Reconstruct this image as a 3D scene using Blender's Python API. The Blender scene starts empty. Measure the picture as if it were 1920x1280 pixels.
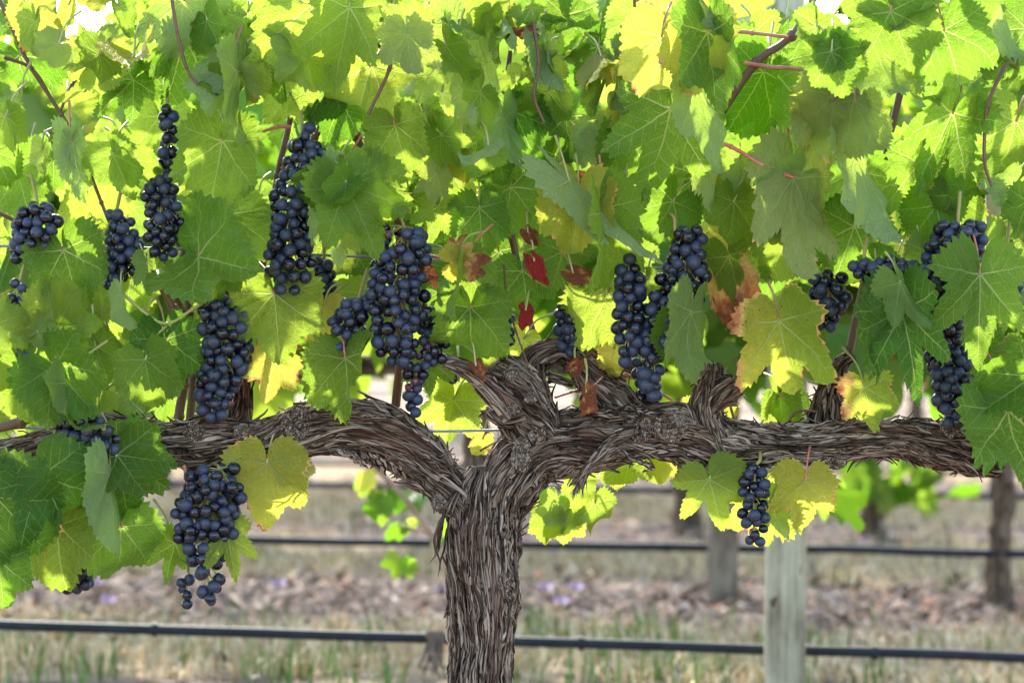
import bpy, math, random
import numpy as np
from mathutils import Vector, Matrix

random.seed(7)
rng = np.random.default_rng(7)
SC = bpy.context.scene
COL = SC.collection
R = math.radians

# ------------------------------------------------------------------ camera
CAM_Y, CAM_Z, PITCH, FPX = -5.8, 1.03, R(1.414), 7250.0
cam_d = bpy.data.cameras.new("camera")
cam_d.sensor_width = 36.0
cam_d.lens = 36.0 * FPX / 1920.0
cam_d.clip_end = 400.0
cam_d.clip_start = 0.1
cam_d.dof.use_dof = True
cam_d.dof.focus_distance = 5.76
cam_d.dof.aperture_fstop = 5.6
cam = bpy.data.objects.new("camera", cam_d)
cam.location = (0, CAM_Y, CAM_Z)
cam.rotation_euler = (R(90) - PITCH, 0, 0)
COL.objects.link(cam)
SC.camera = cam

# ------------------------------------------------------------------ sky, sun, exposure
SUN_EL, SUN_AZ = R(37), R(-14)
world = bpy.data.worlds.new("World")
SC.world = world
world.use_nodes = True
wn = world.node_tree
wn.nodes.clear()
sky = wn.nodes.new("ShaderNodeTexSky")
sky.sky_type = 'NISHITA'
sky.sun_disc = False
sky.sun_elevation = SUN_EL
sky.sun_rotation = SUN_AZ
sky.dust_density = 1.2
sky.air_density = 1.0
bg = wn.nodes.new("ShaderNodeBackground")
bg.inputs[1].default_value = 0.15
wo = wn.nodes.new("ShaderNodeOutputWorld")
wn.links.new(sky.outputs[0], bg.inputs[0])
wn.links.new(bg.outputs[0], wo.inputs[0])
sun_d = bpy.data.lights.new("sun", 'SUN')
sun_d.energy = 2.4
sun_d.angle = R(1.0)
sun_d.color = (1.0, 0.96, 0.89)
sun = bpy.data.objects.new("sun", sun_d)
S = Vector((math.sin(SUN_AZ) * math.cos(SUN_EL), math.cos(SUN_AZ) * math.cos(SUN_EL), math.sin(SUN_EL)))
sun.rotation_euler = S.to_track_quat('Z', 'Y').to_euler()
COL.objects.link(sun)
SC.view_settings.view_transform = 'Standard'
SC.view_settings.look = 'None'
SC.view_settings.exposure = 2.4
SC.view_settings.gamma = 1.0
SC.cycles.max_bounces = 10
SC.cycles.diffuse_bounces = 5
SC.cycles.transmission_bounces = 6
SC.cycles.sample_clamp_indirect = 6.0

# ------------------------------------------------------------------ placing helpers
cp, sp_ = math.cos(PITCH), math.sin(PITCH)
def P(px, py, d=0.0):
    """the point seen at pixel (px, py) of the 1920 px photograph, on the vertical plane y = d"""
    u, v = (px - 960) / FPX, -(py - 640) / FPX
    dy, dz = cp + v * sp_, -sp_ + v * cp
    t = (d - CAM_Y) / dy
    return np.array([u * t, d, CAM_Z + dz * t])
def K(d=0.0):
    return (d - CAM_Y) / FPX          # metres per pixel on the plane y = d
def PY(px, pts, d):
    return [P(a, b, d) for a, b in pts]

# ------------------------------------------------------------------ noise
_perm = np.random.default_rng(3).permutation(512).astype(np.int64)
_grad = np.random.default_rng(4).normal(size=(512, 3))
_grad /= np.linalg.norm(_grad, axis=1)[:, None]
def pn(x, y, z):
    x, y, z = np.broadcast_arrays(np.asarray(x, float), np.asarray(y, float), np.asarray(z, float))
    xi, yi, zi = np.floor(x).astype(int), np.floor(y).astype(int), np.floor(z).astype(int)
    xf, yf, zf = x - xi, y - yi, z - zi
    f = lambda t: t * t * t * (t * (t * 6 - 15) + 10)
    u, v, w = f(xf), f(yf), f(zf)
    out = 0
    for a in (0, 1):
        for b in (0, 1):
            for c in (0, 1):
                h = _perm[(_perm[(_perm[(xi + a) % 512] + yi + b) % 512] + zi + c) % 512]
                g = _grad[h]
                dot = g[..., 0] * (xf - a) + g[..., 1] * (yf - b) + g[..., 2] * (zf - c)
                out = out + dot * (u if a else 1 - u) * (v if b else 1 - v) * (w if c else 1 - w)
    return out * 1.5

# ------------------------------------------------------------------ mesh helpers
class MB:
    def __init__(self):
        self.v, self.f, self.uv, self.col, self.n = [], [], [], [], 0
    def add(self, v, f, uv=None, col=None):
        v = np.asarray(v, float).reshape(-1, 3)
        self.v.append(v)
        f = np.asarray(f, dtype=np.int64)
        self.f.append(f + self.n)
        self.uv.append(np.zeros((len(v), 2)) if uv is None else np.asarray(uv, float))
        if col is None:
            col = np.zeros((len(v), 4))
        col = np.asarray(col, float)
        if col.ndim == 1:
            col = np.tile(col, (len(v), 1))
        self.col.append(col)
        self.n += len(v)
    def mesh(self, name, mat, smooth=True):
        me = bpy.data.meshes.new(name)
        V = np.concatenate(self.v)
        loops, starts, totals, c = [], [], [], 0
        for f in self.f:
            k = f.shape[1]
            loops.append(f.ravel())
            starts.append(c + np.arange(len(f)) * k)
            totals.append(np.full(len(f), k))
            c += f.size
        loops = np.concatenate(loops).astype(np.int32)
        starts = np.concatenate(starts).astype(np.int32)
        totals = np.concatenate(totals).astype(np.int32)
        me.vertices.add(len(V))
        me.vertices.foreach_set("co", V.astype(np.float32).ravel())
        me.loops.add(len(loops))
        me.loops.foreach_set("vertex_index", loops)
        me.polygons.add(len(starts))
        me.polygons.foreach_set("loop_start", starts)
        me.polygons.foreach_set("loop_total", totals)
        me.update(calc_edges=True)
        UV = np.concatenate(self.uv)[loops]
        l = me.uv_layers.new(name="UVMap")
        l.data.foreach_set("uv", UV.astype(np.float32).ravel())
        a = me.attributes.new("tint", 'FLOAT_COLOR', 'POINT')
        a.data.foreach_set("color", np.concatenate(self.col).astype(np.float32).ravel())
        if smooth:
            me.polygons.foreach_set("use_smooth", np.ones(len(starts), dtype=bool))
        me.materials.append(mat)
        me.validate()
        return me
    def build(self, name, mat, parent=None, smooth=True):
        o = bpy.data.objects.new(name, self.mesh(name, mat, smooth))
        COL.objects.link(o)
        if parent is not None:
            o.parent = parent
            o.matrix_parent_inverse = Matrix.Translation(parent.location).inverted()
        return o

def tag(o, label=None, cat=None, group=None, kind=None):
    for k, v in (("label", label), ("category", cat), ("group", group), ("kind", kind)):
        if v:
            o[k] = v
    return o
def empty(name, loc):
    o = bpy.data.objects.new(name, None)
    o.empty_display_size = 0.02
    o.location = [float(c) for c in loc]
    COL.objects.link(o)
    return o

def spline(pts, n):
    """Catmull-Rom through rows of numbers, n samples, even in the first three columns' length"""
    p = np.asarray(pts, float)
    if len(p) == 2:
        return p[0] + (p[1] - p[0]) * np.linspace(0, 1, n)[:, None]
    q = np.vstack([2 * p[0] - p[1], p, 2 * p[-1] - p[-2]])
    out = []
    for i in range(1, len(q) - 2):
        t = np.linspace(0, 1, 24, endpoint=False)[:, None]
        a, b, c, d = q[i - 1], q[i], q[i + 1], q[i + 2]
        out.append(0.5 * (2 * b + (c - a) * t + (2 * a - 5 * b + 4 * c - d) * t * t + (3 * b - a - 3 * c + d) * t ** 3))
    out.append(p[-1:])
    s = np.concatenate(out)
    L = np.concatenate([[0], np.cumsum(np.linalg.norm(np.diff(s[:, :3], axis=0), axis=1))])
    x = np.linspace(0, L[-1], n)
    return np.stack([np.interp(x, L, s[:, k]) for k in range(s.shape[1])], 1)

def frames(c):
    t = np.gradient(c, axis=0)
    t /= np.linalg.norm(t, axis=1)[:, None] + 1e-12
    a = np.array([0, -1.0, 0])
    if abs(t[0] @ a) > 0.9:
        a = np.array([1.0, 0, 0])
    N = []
    n = a - t[0] * (t[0] @ a)
    n /= np.linalg.norm(n)
    for k in range(len(c)):
        n = n - t[k] * (t[k] @ n)
        n /= np.linalg.norm(n) + 1e-12
        N.append(n)
    N = np.array(N)
    return t, N, np.cross(t, N)

def tube(mb, pts, radii=None, nu=10, nv=24, uvs=1.0, col=None, caps=True, lump=0.0):
    """a round tube along world points (rows x, y, z[, r])"""
    p = np.asarray(pts, float)
    if radii is not None:
        p = np.column_stack([p, np.broadcast_to(np.asarray(radii, float), len(p))])
    s = spline(p, nv)
    c, r = s[:, :3], s[:, 3]
    t, N, B = frames(c)
    th = np.linspace(0, 2 * np.pi, nu, endpoint=False)
    rr = r[:, None] * np.ones(nu)
    if lump:
        q = rng.uniform(0, 90)
        L = np.linspace(0, nv, nv)[:, None]
        rr = rr * (1 + lump * pn(np.cos(th) * 1.2 + q, np.sin(th) * 1.2, L * 0.35))
    V = c[:, None, :] + rr[..., None] * (np.cos(th)[None, :, None] * N[:, None] + np.sin(th)[None, :, None] * B[:, None])
    L = np.concatenate([[0], np.cumsum(np.linalg.norm(np.diff(c, axis=0), axis=1))])
    UV = np.stack(np.broadcast_arrays(th[None, :] * r.mean(), L[:, None]), -1) * uvs
    i, j = np.meshgrid(np.arange(nv - 1), np.arange(nu), indexing='ij')
    j2 = (j + 1) % nu
    F = np.stack([i * nu + j, (i + 1) * nu + j, (i + 1) * nu + j2, i * nu + j2], -1).reshape(-1, 4)[:, ::-1]
    n0 = mb.n
    mb.add(V.reshape(-1, 3), F, UV.reshape(-1, 2), col)
    if caps:
        for k, flip in ((0, False), (nv - 1, True)):
            e = c[k] + (-t[k] if not flip else t[k]) * r[k] * 0.35
            ring = V[k]
            vv = np.vstack([ring, e[None]])
            jj = np.arange(nu)
            ff = np.stack([jj, (jj + 1) % nu, np.full(nu, nu)], 1)
            if flip:
                ff = ff[:, ::-1]
            mb.add(vv, ff[:, ::-1] if False else ff, np.zeros((nu + 1, 2)), col)

# ------------------------------------------------------------------ materials
class NT:
    """a thin helper for writing node trees"""
    def __init__(self, name):
        self.m = bpy.data.materials.new(name)
        self.m.use_nodes = True
        self.t = self.m.node_tree
        self.t.nodes.clear()
        self.out = self.t.nodes.new("ShaderNodeOutputMaterial")
    def n(self, typ, **kw):
        nd = self.t.nodes.new("ShaderNode" + typ)
        for k, v in kw.items():
            setattr(nd, k, v)
        return nd
    def put(self, sock, v):
        if hasattr(v, "is_output"):
            self.t.links.new(v, sock)
        elif isinstance(v, (tuple, list)) and sock.type == 'RGBA' and len(v) == 3:
            sock.default_value = (*v, 1)
        else:
            sock.default_value = v
    def math(self, op, a, b=None, c=None, clamp=False):
        nd = self.n("Math", operation=op, use_clamp=clamp)
        for k, v in enumerate((a, b, c)):
            if v is not None:
                self.put(nd.inputs[k], v)
        return nd.outputs[0]
    def mix(self, fac, a, b, typ='MIX'):
        nd = self.n("Mix", data_type='RGBA', blend_type=typ)
        self.put(nd.inputs[0], fac)
        self.put(nd.inputs[6], a)
        self.put(nd.inputs[7], b)
        return nd.outputs[2]
    def mixf(self, fac, a, b):
        nd = self.n("Mix", data_type='FLOAT')
        self.put(nd.inputs[0], fac)
        self.put(nd.inputs[2], a)
        self.put(nd.inputs[3], b)
        return nd.outputs[0]
    def step(self, x, lo, hi, a=0.0, b=1.0):
        nd = self.n("MapRange", interpolation_type='SMOOTHSTEP')
        for k, v in enumerate((x, lo, hi, a, b)):
            self.put(nd.inputs[k], v)
        return nd.outputs[0]
    def noise(self, vec, scale, detail=3.0, rough=0.55, dist=0.0):
        nd = self.n("TexNoise")
        if vec is not None:
            self.put(nd.inputs["Vector"], vec)
        nd.inputs["Scale"].default_value = scale
        nd.inputs["Detail"].default_value = detail
        nd.inputs["Roughness"].default_value = rough
        nd.inputs["Distortion"].default_value = dist
        return nd.outputs[0]
    def ramp(self, x, stops):
        nd = self.n("ValToRGB")
        el = nd.color_ramp.elements
        while len(el) < len(stops):
            el.new(0.5)
        for e, (p, c) in zip(el, stops):
            e.position = p
            e.color = (*c, 1)
        self.put(nd.inputs[0], x)
        return nd.outputs[0]
    def scale(self, vec, s):
        nd = self.n("Mapping")
        self.put(nd.inputs[0], vec)
        nd.inputs[3].default_value = s
        return nd.outputs[0]
    def bump(self, h, strength, dist):
        nd = self.n("Bump")
        nd.inputs["Strength"].default_value = strength
        nd.inputs["Distance"].default_value = dist
        self.put(nd.inputs["Height"], h)
        return nd.outputs[0]
    def principled(self, base, rough=0.6, spec=0.4, normal=None, **kw):
        nd = self.n("BsdfPrincipled")
        self.put(nd.inputs["Base Color"], base)
        self.put(nd.inputs["Roughness"], rough)
        self.put(nd.inputs["Specular IOR Level"], spec)
        if normal is not None:
            self.put(nd.inputs["Normal"], normal)
        for k, v in kw.items():
            self.put(nd.inputs[k.replace("_", " ")], v)
        return nd.outputs[0]
    def done(self, sh):
        self.t.links.new(sh, self.out.inputs[0])
        return self.m

def leaf_material(name, detailed=True):
    T = NT(name)
    tint = T.n("Attribute", attribute_name="tint")
    sep = T.n("SeparateColor")
    T.t.links.new(tint.outputs["Color"], sep.inputs[0])
    yel, brn, tone = sep.outputs[0], sep.outputs[1], sep.outputs[2]
    spots_amt = tint.outputs["Alpha"]
    uv = T.n("UVMap").outputs[0]
    back = T.n("NewGeometry").outputs["Backfacing"]
    if detailed:
        wob = T.n("TexNoise")
        T.put(wob.inputs["Vector"], uv)
        wob.inputs["Scale"].default_value = 5.0
        wv = T.n("VectorMath", operation='SUBTRACT'); T.put(wv.inputs[0], wob.outputs["Color"]); wv.inputs[1].default_value = (.5, .5, .5)
        ws = T.n("VectorMath", operation='SCALE'); T.put(ws.inputs[0], wv.outputs[0]); ws.inputs["Scale"].default_value = 0.05
        wa = T.n("VectorMath", operation='ADD'); T.put(wa.inputs[0], uv); T.put(wa.inputs[1], ws.outputs[0])
        sx = T.n("SeparateXYZ"); T.put(sx.inputs[0], wa.outputs[0])
        x, y = T.math('ABSOLUTE', sx.outputs[0]), sx.outputs[1]
        side = T.math('MULTIPLY', T.math('GREATER_THAN', sx.outputs[0], 0.0), 0.31)
        ang = T.math('ARCTAN2', x, y)
        A, Vv, main = [], [], None
        for deg, ln in ((0, 1.0), (46, .82), (98, .62)):
            s, c = math.sin(R(deg)), math.cos(R(deg))
            a = T.math('ADD', T.math('MULTIPLY', x, s), T.math('MULTIPLY', y, c))
            v = T.math('SUBTRACT', T.math('MULTIPLY', x, c), T.math('MULTIPLY', y, s))
            A.append(a); Vv.append(v)
            w = T.math('MAXIMUM', T.math('SUBTRACT', 0.0145, T.math('MULTIPLY', a, 0.0115 / ln)), 0.002)
            q = T.math('DIVIDE', T.math('ABSOLUTE', v), w)
            k = T.math('MULTIPLY', T.step(q, 0.5, 1.25, 1.0, 0.0), T.math('GREATER_THAN', a, 0.0))
            main = k if main is None else T.math('MAXIMUM', main, k)
        g1, g2 = T.math('GREATER_THAN', ang, R(24)), T.math('GREATER_THAN', ang, R(73))
        a = T.mixf(g2, T.mixf(g1, A[0], A[1]), A[2])
        v = T.mixf(g2, T.mixf(g1, Vv[0], Vv[1]), Vv[2])
        av = T.math('ABSOLUTE', v)
        a0 = T.math('SUBTRACT', a, T.math('ADD', T.math('MULTIPLY', av, 0.75), T.math('MULTIPLY', T.math('MULTIPLY', av, av), 0.5)))
        ph = T.math('ADD', T.math('DIVIDE', a0, 0.145), T.math('ADD', T.math('MULTIPLY', T.math('GREATER_THAN', v, 0.0), 0.45), side))
        dd = T.math('MULTIPLY', T.math('ABSOLUTE', T.math('SUBTRACT', T.math('FRACT', ph), 0.5)), 0.145)
        sw = T.math('MAXIMUM', T.math('SUBTRACT', 0.0062, T.math('MULTIPLY', av, 0.011)), 0.0018)
        sec = T.math('MULTIPLY', T.step(T.math('DIVIDE', dd, sw), 0.4, 1.3, 1.0, 0.0), T.math('GREATER_THAN', a0, 0.03))
        vor = T.n("TexVoronoi", feature='DISTANCE_TO_EDGE')
        T.put(vor.inputs["Vector"], wa.outputs[0])
        vor.inputs["Scale"].default_value = 17.0
        ter = T.step(vor.outputs["Distance"], 0.02, 0.10, 1.0, 0.0)
        vein = T.math('MAXIMUM', main, T.math('MULTIPLY', sec, 0.8))
        veinc = T.math('MAXIMUM', vein, T.math('MULTIPLY', ter, 0.20))
        n1 = T.noise(uv, 6.0, 4.0)
        n2 = T.noise(uv, 46.0, 3.0)
        height = T.math('ADD', T.math('MULTIPLY', n1, 0.5), T.math('MULTIPLY', T.math('MAXIMUM', vein, T.math('MULTIPLY', ter, 0.45)), -0.55))
        hb = T.math('MULTIPLY', height, T.mixf(back, 1.0, -1.0))
        nrm = T.bump(T.math('ADD', height, T.math('MULTIPLY', n2, 0.15)), 0.8, 0.005)
        sv = T.n("TexVoronoi"); T.put(sv.inputs["Vector"], uv); sv.inputs["Scale"].default_value = 15.0
        sn = T.math('ADD', sv.outputs["Distance"], T.math('MULTIPLY', n2, 0.25))
        gate = T.math('MULTIPLY', T.step(T.noise(uv, 3.2, 1.0), 0.50, 0.62), T.math('MINIMUM', spots_amt, 1.0))
        spot = T.math('MULTIPLY', T.step(sn, 0.24, 0.30, 1.0, 0.0), gate)
        patch = T.math('MULTIPLY', n1, 1.0)
    else:
        n1 = T.noise(uv, 5.0, 2.0)
        veinc = 0.0; nrm = None; spot = 0.0; patch = n1
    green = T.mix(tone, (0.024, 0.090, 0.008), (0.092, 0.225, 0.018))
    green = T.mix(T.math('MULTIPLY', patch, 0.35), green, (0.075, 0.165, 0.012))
    yel2 = T.math('MULTIPLY', yel, T.math('ADD', 0.55, T.math('MULTIPLY', patch, 0.9)), clamp=True)
    up = T.mix(T.math('MULTIPLY', yel2, T.step(yel2, 0.0, 0.5, 0.45, 1.0)), green, (0.50, 0.40, 0.045))
    und = T.mix(yel2, T.mix(T.step(tone, 0.90, 1.0), (0.125, 0.215, 0.055), (0.27, 0.36, 0.17)), (0.46, 0.43, 0.16))
    base = T.mix(back, up, und)
    base = T.mix(T.math('MULTIPLY', veinc, 0.75), base, (0.34, 0.42, 0.14))
    tr = T.mix(tone, (0.12, 0.29, 0.008), (0.33, 0.52, 0.04))
    tr = T.mix(T.math('MULTIPLY', yel2, 0.85), tr, (0.68, 0.58, 0.075))
    tr = T.mix(T.math('MULTIPLY', veinc, 0.65), tr, (0.62, 0.64, 0.20))
    bgate = T.step(brn, 0.02, 0.22)
    bm = T.math('MULTIPLY', T.step(T.math('ADD', brn, T.math('MULTIPLY', T.math('SUBTRACT', n1, 0.5), 0.7)), 0.18, 0.85), bgate)
    bcol = T.ramp(bm, [(0.0, (0.62, 0.44, 0.08)), (0.35, (0.68, 0.38, 0.13)), (0.7, (0.56, 0.20, 0.065)), (1.0, (0.30, 0.09, 0.04))])
    bcol = T.mix(T.step(spots_amt, 1.5, 1.8), bcol, (0.46, 0.030, 0.028))
    bfac = T.step(bm, 0.02, 0.25)
    base = T.mix(bfac, base, bcol)
    tr = T.mix(bfac, tr, T.mix(T.math('MULTIPLY', T.step(bm, 0.4, 1.0), T.noise(uv, 9.0, 3.0)), bcol, (0.10, 0.03, 0.012)))
    base = T.mix(T.math('MULTIPLY', T.step(bm, 0.5, 1.0), T.step(T.noise(uv, 8.0, 4.0, 0.7), 0.45, 0.7)), base, (0.11, 0.045, 0.022))
    base = T.mix(spot, base, (0.10, 0.03, 0.015))
    tr = T.mix(spot, tr, (0.10, 0.02, 0.01))
    rough = T.mixf(back, 0.36, 0.8)
    spec = T.mixf(back, 0.20, 0.06)
    pr = T.principled(base, rough, spec, nrm)
    tl = T.n("BsdfTranslucent")
    T.put(tl.inputs[0], tr)
    if nrm is not None:
        T.put(tl.inputs[1], nrm)
    ms = T.n("MixShader")
    T.put(ms.inputs[0], T.mixf(bfac, 0.57, 0.35))
    T.t.links.new(pr, ms.inputs[1]); T.t.links.new(tl.outputs[0], ms.inputs[2])
    return T.done(ms.outputs[0])

def bark_material(name, warm=0.0, far=False):
    T = NT(name)
    tint = T.n("Attribute", attribute_name="tint")
    sep = T.n("SeparateColor"); T.t.links.new(tint.outputs["Color"], sep.inputs[0])
    uv = T.n("UVMap").outputs[0]
    f1 = T.noise(T.scale(uv, (420, 16, 1)), 1.0, 4.0, 0.65)
    f2 = T.noise(T.scale(uv, (60, 9, 1)), 1.0, 4.0, 0.6, 0.6)
    f3 = T.noise(T.scale(uv, (1300, 60, 1)), 1.0, 2.0, 0.6)
    h = T.math('ADD', T.math('MULTIPLY', f1, 0.6), T.math('ADD', T.math('MULTIPLY', f2, 0.35), T.math('MULTIPLY', f3, 0.2)))
    wn_ = T.n("TexNoise"); T.put(wn_.inputs["Vector"], T.scale(uv, (50, 22, 1))); wn_.inputs["Detail"].default_value = 3.0; wn_.inputs["Scale"].default_value = 1.0
    wsc = T.n("VectorMath", operation='SCALE'); T.put(wsc.inputs[0], wn_.outputs["Color"]); wsc.inputs["Scale"].default_value = 0.9
    wad = T.n("VectorMath", operation='ADD'); T.put(wad.inputs[0], T.scale(uv, (290, 14, 1))); T.put(wad.inputs[1], wsc.outputs[0])
    v1 = T.n("TexVoronoi", feature='DISTANCE_TO_EDGE'); T.put(v1.inputs["Vector"], wad.outputs[0]); v1.inputs["Scale"].default_value = 1.0
    v2 = T.n("TexVoronoi"); T.put(v2.inputs["Vector"], wad.outputs[0]); v2.inputs["Scale"].default_value = 1.0
    pc = T.n("SeparateColor"); T.t.links.new(v2.outputs["Color"], pc.inputs[0])
    crack = T.step(v1.outputs["Distance"], 0.015, 0.11, 1.0, 0.0)
    h = T.math('SUBTRACT', T.math('ADD', h, T.math('MULTIPLY', pc.outputs[0], 0.45)), T.math('MULTIPLY', crack, 0.8))
    k = T.math('ADD', T.math('MULTIPLY', sep.outputs[0], 0.50), T.math('ADD', T.math('MULTIPLY', T.math('ADD', f1, f2), 0.30), T.math('MULTIPLY', T.math('SUBTRACT', pc.outputs[0], 0.5), 0.30)))
    k = T.math('SUBTRACT', T.math('ADD', k, 0.17), T.math('MULTIPLY', crack, 0.32))
    c = T.ramp(k, [(0.22, (0.010, 0.007, 0.006)), (0.40, (0.055, 0.031, 0.019)), (0.58, (0.17, 0.108, 0.070)), (0.86, (0.42, 0.315, 0.235))])
    c = T.mix(T.math('MULTIPLY', sep.outputs[1], 0.8), c, (0.16, 0.065, 0.038))
    c = T.mix(T.math('MULTIPLY', sep.outputs[2], 0.9), c, (0.27, 0.215, 0.165))
    nrm = T.bump(h, 1.0, 0.006)
    return T.done(T.principled(c, 0.88, 0.2, nrm))

def simple(name, stops, scale=(1, 1, 1), rough=0.6, spec=0.4, bump=0.0, coord="Object", detail=3.0, dist=0.002):
    T = NT(name)
    if coord == "UV":
        vec = T.n("UVMap").outputs[0]
    else:
        vec = T.n("TexCoord").outputs[coord]
    n = T.noise(T.scale(vec, scale), 1.0, detail)
    c = T.ramp(n, stops)
    return T.done(T.principled(c, rough, spec, T.bump(n, bump, dist) if bump else None))

def grape_material():
    T = NT("grape_skin")
    oc = T.n("TexCoord").outputs["Object"]
    rnd = T.n("ObjectInfo").outputs["Random"]
    tint = T.n("Attribute", attribute_name="tint")
    sep = T.n("SeparateColor"); T.t.links.new(tint.outputs["Color"], sep.inputs[0])
    off = T.n("VectorMath", operation='ADD'); T.put(off.inputs[0], oc)
    cx = T.n("CombineXYZ")
    for k in range(3):
        T.put(cx.inputs[k], T.math('MULTIPLY', rnd, 3.0 + 2 * k))
    T.put(off.inputs[1], cx.outputs[0])
    n = T.noise(off.outputs[0], 130.0, 4.0, 0.62)
    n2 = T.noise(off.outputs[0], 700.0, 2.0)
    bloom = T.step(T.math('ADD', n, T.math('MULTIPLY', T.math('SUBTRACT', rnd, 0.5), 0.5)), 0.36, 0.60)
    bloom = T.math('MULTIPLY', bloom, T.math('ADD', 0.75, T.math('MULTIPLY', n2, 0.4)))
    deep = T.mix(rnd, (0.004, 0.004, 0.010), (0.010, 0.005, 0.012))
    c = T.mix(T.math('MULTIPLY', bloom, 0.85), deep, (0.028, 0.038, 0.070))
    c = T.mix(sep.outputs[1], c, (0.22, 0.045, 0.055))
    c = T.mix(sep.outputs[0], c, (0.11, 0.06, 0.03))
    rough = T.mixf(bloom, 0.22, 0.55)
    return T.done(T.principled(c, rough, 0.5, T.bump(n2, 0.12, 0.0006)))

M_LEAF = leaf_material("vine_leaf")
M_LEAF_BG = leaf_material("vine_leaf_far", False)
M_BARK = bark_material("vine_bark")
M_GRAPE = grape_material()
M_CANE = simple("cane_wood", [(0.3, (0.075, 0.032, 0.018)), (0.7, (0.20, 0.10, 0.055))], (300, 12, 1), 0.5, 0.4, 0.3, "UV")
M_CANE_BG = simple("pale_cane", [(0.3, (0.26, 0.15, 0.09)), (0.7, (0.40, 0.26, 0.17))], (30, 30, 8), 0.6)
M_PET_RED = simple("petiole_red", [(0.35, (0.42, 0.10, 0.075)), (0.7, (0.50, 0.24, 0.13))], (40, 40, 40), 0.5)
M_PET_GRN = simple("petiole_green", [(0.35, (0.30, 0.34, 0.08)), (0.7, (0.42, 0.30, 0.14))], (30, 30, 30), 0.5)
M_STEM = simple("bunch_stem", [(0.35, (0.26, 0.27, 0.06)), (0.7, (0.36, 0.22, 0.09))], (40, 40, 40), 0.55)
M_WIRE = simple("galvanised_wire", [(0.3, (0.16, 0.17, 0.18)), (0.7, (0.30, 0.31, 0.33))], (60, 60, 60), 0.45, 0.5)
M_PIPE = simple("black_polythene", [(0.3, (0.010, 0.012, 0.016)), (0.7, (0.020, 0.024, 0.030))], (20, 20, 20), 0.6, 0.25)
def post_material(name, a, b, c):
    T = NT(name)
    pos = T.n("NewGeometry").outputs["Position"]
    n1 = T.noise(T.scale(pos, (70, 70, 2.5)), 1.0, 5.0, 0.6)
    n2 = T.noise(T.scale(pos, (11, 11, 5)), 1.0, 5.0, 0.65)
    n3 = T.noise(T.scale(pos, (34, 34, 14)), 1.0, 3.0)
    x = T.math('ADD', T.math('MULTIPLY', n1, 0.45), T.math('MULTIPLY', n2, 0.55))
    col = T.ramp(x, [(0.38, a), (0.48, b), (0.62, c)])
    col = T.mix(T.step(n3, 0.66, 0.72), col, (a[0] * .5, a[1] * .45, a[2] * .4))
    return T.done(T.principled(col, 0.9, 0.1, T.bump(x, 0.6, 0.006)))
M_POST = post_material("weathered_post", (0.17, 0.135, 0.09), (0.33, 0.295, 0.20), (0.50, 0.455, 0.345))
M_POST_OLD = post_material("brown_post", (0.08, 0.055, 0.04), (0.19, 0.15, 0.11), (0.33, 0.28, 0.22))
M_STAKE = simple("pale_cane_stake", [(0.3, (0.42, 0.30, 0.13)), (0.7, (0.60, 0.46, 0.24))], (30, 30, 4), 0.7, 0.3)

# ------------------------------------------------------------------ leaf shape
_half = np.array([(0, 1.0), (5, .93), (10, .86), (16, .77), (21, .70), (25, .655), (29, .68), (34, .75), (40, .81), (46, .84), (51, .80),
                  (57, .735), (64, .665), (71, .60), (77, .575), (83, .60), (90, .635), (97, .645), (105, .62), (114, .585), (124, .555),
                  (135, .53), (146, .50), (156, .44), (164, .355), (171, .23), (176, .11), (179, .03)], float)

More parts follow.
